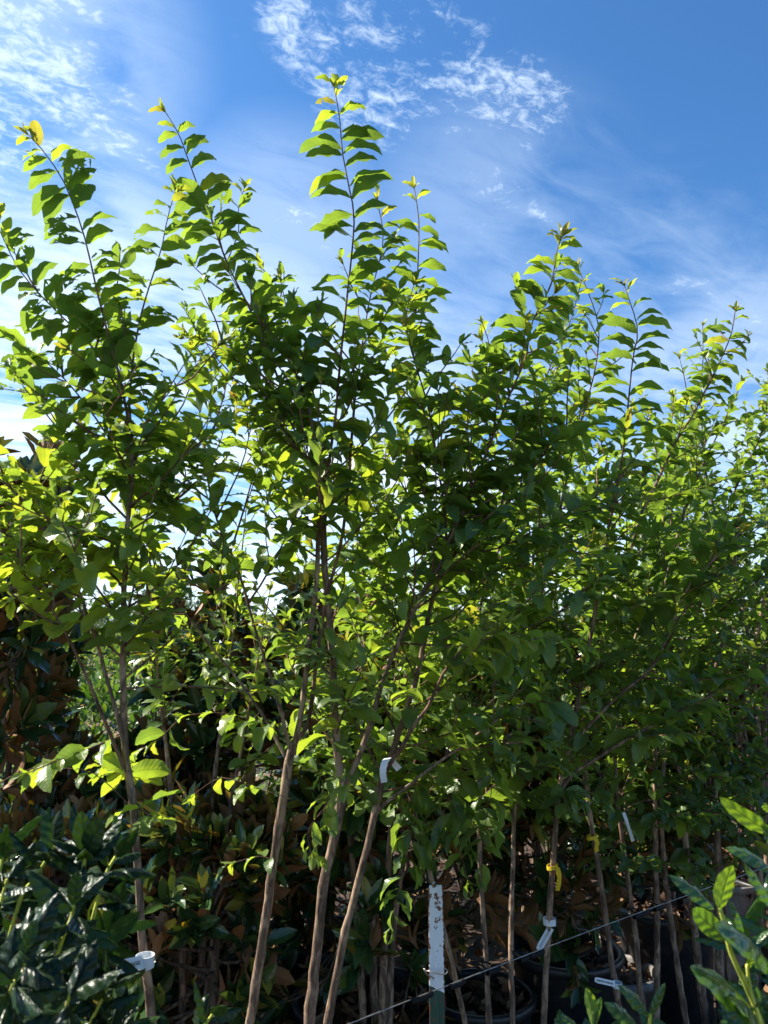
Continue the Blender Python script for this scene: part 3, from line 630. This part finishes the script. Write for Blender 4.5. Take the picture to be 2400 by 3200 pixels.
magnolia(2.05,4.3,1.7,.4,'magnolia behind the dark stems at the right edge',36,.10)

# ------------------------------------------------------------------ pots
for (x,y),lb in zip(pots_row,('black pot of the leftmost crape myrtle','black pot of the tallest crape myrtle','black pot of the four-stemmed crape myrtle behind the post','black pot of the crape myrtle with the low white tag','black pot of the crape myrtle nearest the right edge')):
    pot(x,y,lb,r=.19,h=.33)
pot(-.05,2.62,'black pot heaped with brown leaves, left of the white-topped post',.235,.44,fill=1.4)
pot(.34,2.85,'black pot just right of the post, beside the leaf-filled pot',.18,.36)
pot(.68,3.02,'large black pot behind the stem with the tilted white tag',.20,.44)
pot(.93,3.24,'pot coloured sunlit grey between two black pots',.155,.28,m=M_potgrey)
pot(1.20,3.42,'black pot behind the stem with the low white tag',.20,.46)
pot(1.62,3.85,'pot farthest back, coloured grey as if sunlit',.21,.46,m=M_potgrey)
pot(1.86,3.80,'black pot just right of the farthest sunlit-grey pot',.19,.46)
pot(-.50,2.30,'black pot of the short yellow-green magnolia',.2,.4); pot(-.95,2.35,'black pot behind the left holly bush',.2,.4)
pot(-.72,3.15,'black pot of the rusty-leaved magnolia behind the left trunk',.2,.42); pot(-.22,3.2,'black pot behind the forked central stems',.2,.42)
pot(-1.42,2.75,'black pot of the tall dark magnolia',.22,.42); pot(-1.05,3.05,'black pot of the lower magnolia at the left',.2,.42)

# ------------------------------------------------------------------ shrub rows and the field behind
def shrub(name,x,y,h,r,label,n,leaf,m,cat='shrub',group=None,kind='crape',z0=.1,trunk=0,nx=2,ny=3,sh=.75,stems=9):
    e=empty(name,(x,y,0),label,cat,group); tb=Tubes(); lv=Leaves()
    if trunk: tb.add(catmull([(x,y,0),(x+r*.05,y,trunk*.6),(x,y,h*.7)],10),np.linspace(r*.07,r*.02,10),8,.05)
    clumps=[]
    for k in range(stems*3):
        a=random.uniform(0,6.28); f=random.random(); u=random.random()**.5
        zc=z0+trunk+(h-z0-trunk)*(.12+.82*f); rr=r*u*math.sqrt(max(.12,1-((f-.4)/.72)**2))
        c=np.array([x+rr*math.cos(a),y+rr*math.sin(a),zc]); clumps.append(c)
        if k%2==0 or trunk: tb.add(catmull([(x,y,(trunk or z0*.3)),(x+(c[0]-x)*.4,y+(c[1]-y)*.4,(zc+(trunk or z0))*.5),tuple(c)],7),np.linspace(.014*r/.4,.004*r/.4,7),5)
    ck=np.array(clumps)[rng.integers(0,len(clumps),n)]; sg=r*.20
    Pp=ck+rng.normal(0,1,(n,3))*sg*np.array([1,1,.9]); 
    for p in Pp:
        if p[2]<.05: p[2]=.05
        dv=nz(p-np.array([x,y,h*.45])+rng.normal(0,.5*r,3)); 
        lv.add(p,nz(dv+np.array([0,0,.2])),nz(UP+dv*.3+rng.normal(0,.45,3)),leaf*random.uniform(.7,1.2),random.uniform(.8,1.2),random.uniform(0,1.1),random.random()*.97 if random.random()<.97 else 1.,.35)
    tb.build('trunk' if trunk else 'stems',M_mbark,e); lv.build('crown' if trunk else 'foliage',m,e,kind=kind,nx=nx,ny=ny)
    return e
k=0
plc=['behind the left trunk','behind the gap beside the left trunk','behind the rusty magnolia','behind the forked stems','behind the centre post','behind the tagged stem','behind the ribboned stems','behind the grey pot','behind the dark stems at the right','at the far right end']
for i in range(10):
    x=-2.6+i*.62; y=4.75+.62*x*.9+random.uniform(-.05,.05)
    if i>=7: y=4.75+.55*x
    shrub('holly_shrub',x,y,random.uniform(1.38,1.50) if i<5 else random.uniform(1.5,1.75),.42,'round small-leaved green shrub '+plc[i],2600,.055,M_shrub,group='small-leaved shrubs in the third row')
desc=['leftmost of','second of','third of','fourth of','fifth of','sixth of','seventh of','eighth of','last of']
for i in range(9):
    x=-6.2+i*1.5; y=11+random.uniform(-1,1.5)
    shrub('field_shrub',x,y,random.uniform(1.5,2.0),.8,desc[i]+' the pale young field trees, counted from the left',1500,.12,M_field,cat='small tree',group='pale young trees in the field',kind='crape',z0=.2)
tl=['leftmost of','second of','third of','fourth of','fifth of','sixth of','last of']
for i in range(7):
    x=-32+i*9; y=46+random.uniform(-3,5)
    shrub('field_tree',x,y,random.uniform(2.8,3.6),4.2,tl[i]+' the low hazy trees along the far edge of the field, from the left',1800,.5,M_far,cat='tree',group='hazy trees along the field edge',kind='crape',z0=.2,stems=14,trunk=.5)
shrub('distant_tree',-21.6,75,5.6,4.0,'round haze-greyed tree on the horizon, seen right of the left trunk',2600,.5,M_far,cat='tree',kind='crape',trunk=1.0,stems=16)

# ------------------------------------------------------------------ foreground hollies
def holly_leaf(lv,bx,by,tx,ty,d0,d1,wd=1.,c=.8,tone=.3,fold=-.3,nhint=(0,-.5,1)):
    b=np.array(PT(bx,by,d0)); e=np.array(PT(tx,ty,d1)); D=e-b; L=np.linalg.norm(D)
    cc=max(abs(c),.05); stretch=cc/(2*math.sin(cc/2)); D=nz(D); N=np.array(nhint,float); N=nz(N-D*np.dot(N,D))
    D2=nz(D*math.cos(c/2)+N*math.sin(c/2)); N2=nz(N*math.cos(c/2)-D*math.sin(c/2))
    lv.add(b,D2,N2,L*stretch,wd,c,tone,fold)
def rosette(lv,p,T,n,L,tone=.35,fold=-.6,e0=10,e1=60):
    a=random.uniform(0,6.28)
    for j in range(n):
        a+=2.4; s1=nz(np.cross(T,[math.cos(a),math.sin(a),.2])); el=R(e1-(e1-e0)*j/n+random.uniform(-8,8))
        D=nz(s1*math.cos(el)+T*math.sin(el)); N=nz(T*.9-s1*.5+rng.normal(0,.15,3))
        lv.add(np.array(p)-T*j*.008,D,N,L*random.uniform(.8,1.15),random.uniform(.85,1.1),random.uniform(.2,1.1),float(np.clip(random.gauss(tone,.2),0,1)),fold+random.uniform(-.2,.1))
# left bush
hl=empty('holly_bush',(-.50,.93,0),'dark blue-green holly bush with puckered leaves in the lower left corner','shrub')
st=Tubes(); lv=Leaves(); dk=.98
def hstem(px,d0,d1,w0,w1,st,ros=6,L=.066,lv=None,tone=.35,along=True):
    n=len(px); pts=[PT(x,y,d0+(d1-d0)*i/(n-1)) for i,(x,y) in enumerate(px)]; P=catmull(pts,max(8,n*4))
    st.add(P,np.linspace(w0,w1,len(P))*.65/F*d0,7,.03)
    if lv is not None:
        T=nz(P[-1]-P[-2]); rosette(lv,P[-1],T,ros,L,tone)
        if along:
            m=int(np.linalg.norm(P[-1]-P[0])/.028)
            for k in range(m):
                f=k/m; i=int(f*(len(P)-2)); T=nz(P[i+1]-P[i]); a=k*2.4; s1=nz(np.cross(T,[math.cos(a),math.sin(a),.2])); el=R(random.uniform(5,40))
                lv.add(P[i],nz(s1*math.cos(el)+T*math.sin(el)-UP*.1),nz(T-s1*.3+rng.normal(0,.2,3)),L*random.uniform(.8,1.1),1.,random.uniform(.4,1.2),float(np.clip(random.gauss(tone,.2),0,1)),-.45)
    return P
for px_,a_,b_ in (([(80,2260),(96,2143),(122,2069),(142,2012),(155,1979),(160,1955)],dk-.05,dk-.08),([(130,2100),(165,1960),(179,1881),(186,1842)],dk,dk),([(10,2060),(48,1933),(72,1903),(118,1828)],dk,dk+.02),([(40,2260),(52,2121),(51,2056)],dk-.12,dk-.16),([(180,2060),(225,1900),(250,1850)],dk+.05,dk+.08),([(180,2150),(225,2034),(245,2000)],dk+.05,dk+.1),([(-40,2150),(-10,2000),(15,1900)],dk,dk),([(-20,2300),(10,2180),(30,2120)],dk-.15,dk-.2),([(150,2300),(200,2200),(240,2120)],dk+.02,dk+.04),([(200,2320),(230,2250),(250,2190)],dk+.05,dk+.08),([(100,2300),(130,2220),(150,2150)],dk-.1,dk-.14),([(-30,1980),(0,1880),(10,1820)],dk+.1,dk+.15),([(250,2300),(400,2260),(460,2190)],dk+.1,dk+.12)):
    hstem(px_,a_,b_,8,5,st,7,.066,lv,.3)
for a in [(186,1842,176,1752,dk,dk,1.05,.2,.75,.2,(0,-1,.1)),(188,1842,225,1765,dk,dk-.02,1.,.3,.6,.2,(0,-1,.2)),(184,1845,108,1815,dk,dk-.03,1.,.7,.2,-.4,(0,-.4,1)),(190,1842,262,1770,dk,dk+.03,.9,.3,.2,-.4,(0,-.2,1)),(160,1958,168,1880,dk-.08,dk-.08,.95,.2,.5,.15,(0,-1,.2)),(52,2055,80,1985,dk-.16,dk-.15,1.,.2,.75,.2,(0,-1,.1)),(165,1890,105,1840,dk,dk-.03,.9,.5,.3,-.3,(0,-.6,1)),(250,1850,245,1762,dk+.08,dk+.05,1.,.4,.1,-.5,(0,-.6,.9)),(118,1828,130,1750,dk+.02,dk+.02,1.,.6,.1,-.4,(0,-.6,.9)),(60,2070,130,2000,dk-.05,dk-.08,.7,.5,.15,-.7,(0,-.3,1))]:
    holly_leaf(lv,*a)
# dense inner body of the bush
for _ in range(20):
    x=random.uniform(-60,215); y=random.uniform(2020 if x<180 else 2120,2330); d=random.uniform(dk+.0,dk+.25)
    p=np.array(PT(x,y,d)); rosette(lv,p,nz([random.gauss(0,.4),random.gauss(-.2,.3),1]),8,.064,.2)
Pm=[Vector((-.50,.93,.02)),Vector((-.48,.95,.5)),Vector(PT(60,2300,dk))]
st.add(catmull(Pm,10),np.linspace(.012,.005,10),8,.03)
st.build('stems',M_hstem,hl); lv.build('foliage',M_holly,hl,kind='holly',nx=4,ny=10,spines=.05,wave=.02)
# right sprig
hr=empty('holly_bush',(.52,.80,0),'bright green spiny holly on a yellow-green stem in the lower right corner','shrub')
st=Tubes(); lv=Leaves(); e=.86
def Z(x,y): return (1382.5+.25*x,1659+.25*y)
def ZL(b,t_,d0=e,d1=e,**kw): holly_leaf(lv,*Z(*b),*Z(*t_),d0,d1,**kw)
hstem([Z(1080,2330),Z(990,2050),Z(900,1850),Z(780,1580),Z(730,1350),Z(690,1220)],e,e,11,7,st)
hstem([Z(960,1950),Z(935,1800),Z(925,1700)],e,e,6,5,st)
hstem([Z(1180,900),Z(1120,620),Z(1060,520),Z(1010,460)],e+.03,e+.03,7,5,st)
UPN=dict(nhint=(.25,-.75,1.))
ZL((640,1210),(250,925),wd=.78,c=.55,fold=-.35,tone=.35,**UPN)
ZL((690,1215),(800,840),wd=.95,c=.35,fold=.15,tone=.9,nhint=(0,1,.25))
ZL((750,1480),(455,1215),wd=.95,c=.7,fold=.1,tone=.7,nhint=(-.2,1,-.1))
ZL((1120,1740),(660,1380),d1=e-.05,wd=.85,c=.8,fold=-.35,tone=.35,**UPN)
ZL((980,2090),(435,1720),d1=e-.04,wd=.72,c=.5,fold=-.35,tone=.4,**UPN)
ZL((900,1430),(775,1140),wd=.9,c=.6,fold=-.5,tone=.2,**UPN)
ZL((1130,570),(690,250),wd=.62,c=-.2,fold=-.1,tone=.85,nhint=(.4,.8,.4))
ZL((1150,900),(740,690),wd=.8,c=.9,fold=-.3,tone=.4,**UPN)
ZL((1140,1190),(900,820),wd=.9,c=.5,fold=-.4,tone=.3,**UPN)
ZL((1130,680),(1030,400),wd=.7,c=.5,fold=-.4,tone=.3,**UPN)
ZL((1180,380),(1050,330),wd=1.,c=.3,fold=.2,tone=.9,nhint=(0,1,.2))
ZL((1010,1520),(1140,1400),wd=.9,c=.5,fold=-.5,tone=.3,**UPN)
ZL((960,2070),(830,2050),d1=e-.06,wd=.9,c=.3,fold=-.3,tone=.6,**UPN)
ZL((940,1730),(1000,1560),wd=.9,c=.3,fold=.2,tone=.8,nhint=(0,1,.2))
ZL((1060,2250),(1010,1880),wd=.7,c=.4,fold=-.5,tone=.4,**UPN)
ZL((1050,2240),(820,2080),d1=e-.04,wd=.9,c=.5,fold=-.3,tone=.4,**UPN)
for _ in range(14):
    x=random.uniform(1590,1760); y=random.uniform(1950,2330); rosette(lv,np.array(PT(x,y,e+random.uniform(.05,.2))),nz([random.gauss(0,.3),random.gauss(-.2,.3),1]),7,.06,.3)
st.add(catmull([(.52,.80,.02),(.50,.82,.5),tuple(PT(*Z(1080,2330),e))],10),np.linspace(.010,.004,10),8)
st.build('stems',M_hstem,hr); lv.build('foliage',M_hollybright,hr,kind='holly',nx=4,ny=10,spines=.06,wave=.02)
# low sprigs, bottom right
h3=empty('holly_bush',(.32,.82,0),'tips of a low holly at the bottom edge below the ribboned stems','shrub')
st=Tubes(); lv=Leaves(); e=.92
def Y(x,y): return (829.5+.5*x,1521+.5*y)
def YL(b,t_,d0=e,d1=e,**kw): holly_leaf(lv,*Y(*b),*Y(*t_),d0,d1,**kw)
hstem([Y(1130,1640),Y(1140,1500),Y(1150,1340)],e,e,8,6,st); hstem([Y(900,1640),Y(905,1500),Y(905,1390)],e,e,7,6,st)
YL((1150,1350),(1010,1215),wd=.85,c=.5,fold=-.3,tone=.35,**UPN); YL((1150,1350),(1215,1205),wd=.55,c=.4,fold=-.6,tone=.35,**UPN)
YL((1100,1400),(950,1290),wd=.9,c=.6,fold=-.3,tone=.4,**UPN); YL((1150,1360),(1220,1390),wd=1.,c=.7,fold=-.3,tone=.2,**UPN)
YL((905,1395),(875,1225),wd=.75,c=.3,fold=.3,tone=1.,nhint=(.6,.8,.2)); YL((905,1395),(938,1265),wd=.6,c=.4,fold=-.6,tone=.4,**UPN)
YL((850,1420),(765,1345),wd=.9,c=.6,fold=-.3,tone=.5,**UPN); YL((1160,1380),(1110,1450),wd=1.,c=.5,fold=-.3,tone=.6,**UPN)
for x in (780,860,960,1050,1130,1220,1290): rosette(lv,np.array(PT(*Y(x,1500),e+.05)),nz([random.gauss(0,.3),-.2,1]),6,.06,.3)
st.add(catmull([(.32,.82,.02),(.33,.83,.5),tuple(PT(*Y(1130,1640),e))],10),np.linspace(.010,.004,10),8)
st.add(catmull([(.32,.82,.3),(.28,.83,.6),tuple(PT(*Y(900,1640),e))],10),np.linspace(.007,.004,10),8)
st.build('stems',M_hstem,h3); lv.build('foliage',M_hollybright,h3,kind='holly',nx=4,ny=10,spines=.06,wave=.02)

# ------------------------------------------------------------------ T-post, wire, ties
pm,t,o=mat('painted_post'); g=t.new('ShaderNodeTexCoord').outputs['Object']; _,_,gz=t.sep(g)
wv=t.noise(t.mapping(g,(1,1,.05)),120,3,.5); n=t.noise(g,60,5,.7); nb=t.noise(g,22,3,.5)
gx,gy,_=t.sep(g)
edge=t.mapr(t.math('ABSOLUTE',gx),.0135,.0172)
rust=t.math('GREATER_THAN',t.math('ADD',t.math('ADD',n,t.math('MULTIPLY',edge,.16)),t.mapr(gz,.90,1.05,0,.12)),.635)
white=t.mix(wv,(.60,.68,.76),(.80,.84,.88)); green=t.mix(wv,(.012,.055,.042),(.025,.085,.062))
zb=t.math('SUBTRACT',t.math('ADD',gz,t.math('MULTIPLY',gx,.5)),t.math('MULTIPLY',n,.006))
col=t.mix(t.math('GREATER_THAN',zb,.813),green,white); col=t.mix(rust,col,t.mix(n,(.10,.03,.015),(.20,.07,.03)))
bp=t.new('ShaderNodeBump',ins={'Height':n,'Strength':.3,'Distance':.001})
p=t.new('ShaderNodeBsdfPrincipled',ins={'Base Color':col,'Roughness':.5,'Normal':bp.outputs[0]}); t.l.new(p.outputs[0],o.inputs[0])
TPD=1.74
top=PT(941,1912,TPD); e_=empty('fence_post',(top.x,top.y,0),'rusty-edged steel stake, white top and green below, in front of the stems','post')
def prism(poly,z0,z1,loc,chamf=0,rot=0):
    n=len(poly); c,s=math.cos(rot),math.sin(rot); V=[]
    for z,sc in ((z0,1),(z1-chamf,1),(z1,.86 if chamf else 1)):
        for x,y in poly: V.append((loc[0]+(x*c-y*s)*sc,loc[1]+(x*s+y*c)*sc,z))
    F_=[[k*n+i,k*n+(i+1)%n,(k+1)*n+(i+1)%n,(k+1)*n+i] for k in (0,1) for i in range(n)]+[list(range(n))[::-1],[2*n+i for i in range(n)]]
    return V,F_
hw=.0172
Tsec=[(-hw,-.003),(-.006,-.0035),(-.003,-.0055),(.003,-.0055),(.006,-.0035),(hw,-.003),(hw,.0015),(.0025,.0025),(.0025,.030),(-.0025,.030),(-.0025,.0025),(-hw,.0015)]
V,F_=prism(Tsec,0,top.z,(top.x,top.y),.006,R(4)); mesh_obj('post_face',V,F_,pm,e_,smooth=False)
def wireP(x,z=.862): return np.array([x,1.66+.77*x,z])
wr=empty('support_wire',tuple(wireP(.12)),'thin galvanised wire stretched along the row in front of the stems','wire')
tb=Tubes(); xs=np.linspace(-1.2,3.,60); P=np.array([wireP(x,.862+.004*math.sin(x*3)) for x in xs]); tb.add(P,.0013,6); tb.build('strand',M_wire,wr)
# loop round the post
tb=Tubes(); c0=np.array([top.x,top.y,.858]); ang=np.linspace(R(-200),R(40),26)
tb.add(np.array([c0+np.array([.024*math.cos(a),.0-.014+.012*math.sin(a)-.0,.003*math.sin(2*a)]) for a in ang]),.0014,6)
tb.add(catmull([tuple(c0+np.array([-.024,-.015,0])),tuple(c0+np.array([-.030,-.012,.004])),tuple(c0+np.array([-.022,-.014,-.008])),tuple(c0+np.array([-.008,-.014,-.014]))],12),.0014,6)
tb.build('wire_loop',M_wire,wr)
def tie(dx,label,L=.045,off=0):
    u=(dx-829.5)/F; y=1.66/(1-.77*u); x=u*y; c=wireP(x); T=nz(np.array([1,.77,0]))
    e2=empty('tree_tie',tuple(c),label,'tie','black rubber ties holding stems to the wire')
    tb=Tubes(); tb.add(np.array([c-T*L*.5+[0,0,-.003],c-T*L*.25+[0,0,-.004],c+T*L*.25+[0,0,-.004],c+T*L*.5+[0,0,-.002]]),.0062,10); tb.build('sleeve',M_rubber,e2)
    if dx in (903,972,1132): return
    tb=Tubes(); a=np.linspace(0,2*np.pi,22); q=np.array([-T[1],T[0],0])
    tb.add(np.array([c+q*.016+T*.012*math.cos(t_)+q*.016*math.sin(t_)+np.array([0,0,.004*math.sin(t_)]) for t_ in a]),.0020,6,caps=False); tb.build('strap',M_rubber,e2)
for dx,lb,L in ((660,'black tie on the wire at the left forked stem',.05),(903,'black rubber tie on the wire just left of the white-topped post',.06),(972,'black rubber tie touching the right side of the white-topped post',.045),(1046,'black rubber tie on the second stem right of the post',.042),(1107,'black rubber tie on the third stem right of the post, below its knob',.03),(1132,'black rubber tie between the third stem and the tagged stem',.05),(1345,'long black tie between the two leaning stems',.07),(1500,'black tie on the dark stems behind the holly sprig',.05),(1380,'black tie at the far leaning stem',.04)):
    tie(dx,lb,L)
ir=empty('drip_line',(.9,2.5,.9),'thin black irrigation tube crossing behind the right stems','tube')
tb=Tubes(); tb.add(catmull([tuple(PT(1355,1917,2.55)),tuple(PT(1420,1915,2.6)),tuple(PT(1480,1925,2.7)),tuple(PT(1560,1900,3.0)),tuple(PT(1700,1880,3.3))],24),.004,7); tb.build('tube',M_rubber,ir)

# ------------------------------------------------------------------ tags and ribbons
def strip(P,up,wid,mat_,name,parent,th=.0006):
    P=np.asarray(P); up=np.asarray(up,float); n=len(P); V=[]
    T=np.gradient(P,axis=0)
    for i in range(n):
        u_=up[i] if up.ndim==2 else up; u_=nz(u_-nz(T[i])*np.dot(u_,nz(T[i]))); q=nz(np.cross(T[i],u_))*th
        w_=wid[i] if np.ndim(wid) else wid
        V+=[P[i]+u_*w_/2-q,P[i]+u_*w_/2+q,P[i]-u_*w_/2+q,P[i]-u_*w_/2-q]
    Fc=[[4*i+a,4*i+(a+1)%4,4*i+4+(a+1)%4,4*i+4+a] for i in range(n-1) for a in range(4)]+[[3,2,1,0],[4*n-4,4*n-3,4*n-2,4*n-1]]
    return mesh_obj(name,V,Fc,mat_,parent,smooth=False)
def lettering(text,origin,xd,yd,height,parent,maxlen=None):
    cu=bpy.data.curves.new('lettering','FONT'); cu.body=text; cu.size=1; cu.extrude=.004
    ob=bpy.data.objects.new('lettering',cu); C.objects.link(ob); bpy.context.view_layer.update()
    me=bpy.data.meshes.new_from_object(ob); bpy.data.objects.remove(ob)
    V=np.zeros(len(me.vertices)*3); me.vertices.foreach_get('co',V); V=V.reshape(-1,3)
    hx=V[:,0].max(); sc=height/.72; sx_=sc if not maxlen else maxlen/hx
    xd=nz(xd); yd=nz(yd-xd*np.dot(xd,yd)); zd=np.cross(xd,yd)
    Wv=np.array(origin)+V[:,0:1]*sx_*xd+V[:,1:2]*sc*yd+V[:,2:3]*.05*zd-np.array(parent.location)
    me.vertices.foreach_set('co',Wv.ravel()); me.update(); me.materials.clear(); me.materials.append(M_ink)
    o=bpy.data.objects.new('lettering',me); C.objects.link(o); o.parent=parent; return o
def label_tag(p0,p1,d0,d1,label,text,band,width=.013,hgt=.0048,trunk_r=.012,back=.0):
    """flat strip from p0 (free end) to p1 (at the stem) and a band round the stem"""
    a=np.array(PT(*p0,d0)); b=np.array(PT(*p1,d1)); e2=empty('plant_tag',tuple(b),label,'tag','white plastic tags tied round the stems')
    X=nz(b-a); view=nz((a+b)/2-np.array([0,0,CAMZ])); Yv=nz(np.cross(X,view)); 
    if Yv[2]<0: Yv=-Yv
    ts=np.linspace(0,1,8); P=np.array([a+(b-a)*q+view*.004*math.sin(q*3.1) for q in ts])
    wv=[width*.72]+[width]*7
    strip(P,Yv,wv,M_tagm,'tag_strip',e2)
    L=np.linalg.norm(b-a); nf=-view
    if text: lettering(text,a+X*L*.10-Yv*hgt*.5-view*.0016,X,Yv,hgt,e2,L*.82)
    c=np.array(PT(*band,d1+trunk_r)); ang=np.linspace(0,2*np.pi,22); ax=np.array([0,0,1.])
    P=np.array([c+np.array([math.cos(q)*(trunk_r+.0015),math.sin(q)*(trunk_r+.0015),.0]) for q in ang])
    strip(P,ax,width*.95,M_tagm,'band',e2); return e2
label_tag((1163,2052),(1190,2004),1.995,2.015,'white tag hanging tilted from the fourth stem right of the post','CRAPEMYRTLE MUSKOGEE',(1187,1990),.0175,.0055,.0150)
label_tag((1285,2116),(1328,2126),2.16,2.185,'white tag held sideways low on the leaning stem at the bottom right','CRAPEMYRTLE MUSKOGEE',(1333,2127),.0145,.0050,.0125)
label_tag((252,2090),(308,2078),1.27,1.315,'white tag wrapped low round the leftmost trunk','MUSKOGEE',(313,2076),.021,.0060,.0145)
e2=empty('plant_tag',tuple(PT(832,1680,d2)),'blank white strip looped high in the fork right of the centre','tag','white plastic tags tied round the stems')
strip(catmull([tuple(PT(830,1690,d2-.01)),tuple(PT(827,1665,d2-.012)),tuple(PT(832,1645,d2-.005)),tuple(PT(842,1638,d2+.01)),tuple(PT(852,1650,d2+.03)),tuple(PT(862,1662,d2+.035))],18),np.array([1,.1,.2]),.0135,M_tagm,'tag_strip',e2)
e2=empty('plant_tag',tuple(PT(1350,1757,d4)),'blank narrow white tag dangling from the second leaning stem','tag','white plastic tags tied round the stems')
strip(catmull([tuple(PT(1347,1755,d4-.06)),tuple(PT(1354,1775,d4-.07)),tuple(PT(1362,1800,d4-.06)),tuple(PT(1368,1817,d4-.05))],12),np.array([1,0,.4]),.010,M_tagm,'tag_strip',e2)
def ribbon(cx,cy,d,r,tail,label,m,w=.010,wt=.013,group=None):
    e2=empty('ribbon',tuple(PT(cx,cy,d)),label,'ribbon',group); c=np.array(PT(cx,cy,d)); ang=np.linspace(0,2*np.pi,20)
    strip(np.array([c+np.array([math.cos(q)*r,math.sin(q)*r,.004*math.cos(q)]) for q in ang]),UP,w,m,'band',e2)
    P=catmull([tuple(PT(x,y,d-r)) for x,y in tail],10); strip(P,np.array([1,.3,0]),[.004]+[wt]*9,m,'tail',e2)
ribbon(1193,1872,d3+.09,.0145,[(1203,1872),(1208,1890),(1207,1910),(1204,1924)],'yellow ribbon with a hanging tail on the fourth stem right of the post',M_yel,group='yellow ribbons on the stems')
ribbon(1278,1808,d4-.09,.0150,[(1284,1808),(1290,1820),(1288,1832),(1290,1840)],'yellow ribbon knotted on the leaning stem right of the other ribbon',M_yel,group='yellow ribbons on the stems')
ribbon(518,1905,2.2,.010,[(520,1908),(521,1930),(517,1948),(518,1965)],'pink red ribbon hanging on a magnolia branch left of the forked stem',M_pink,.012,.014)
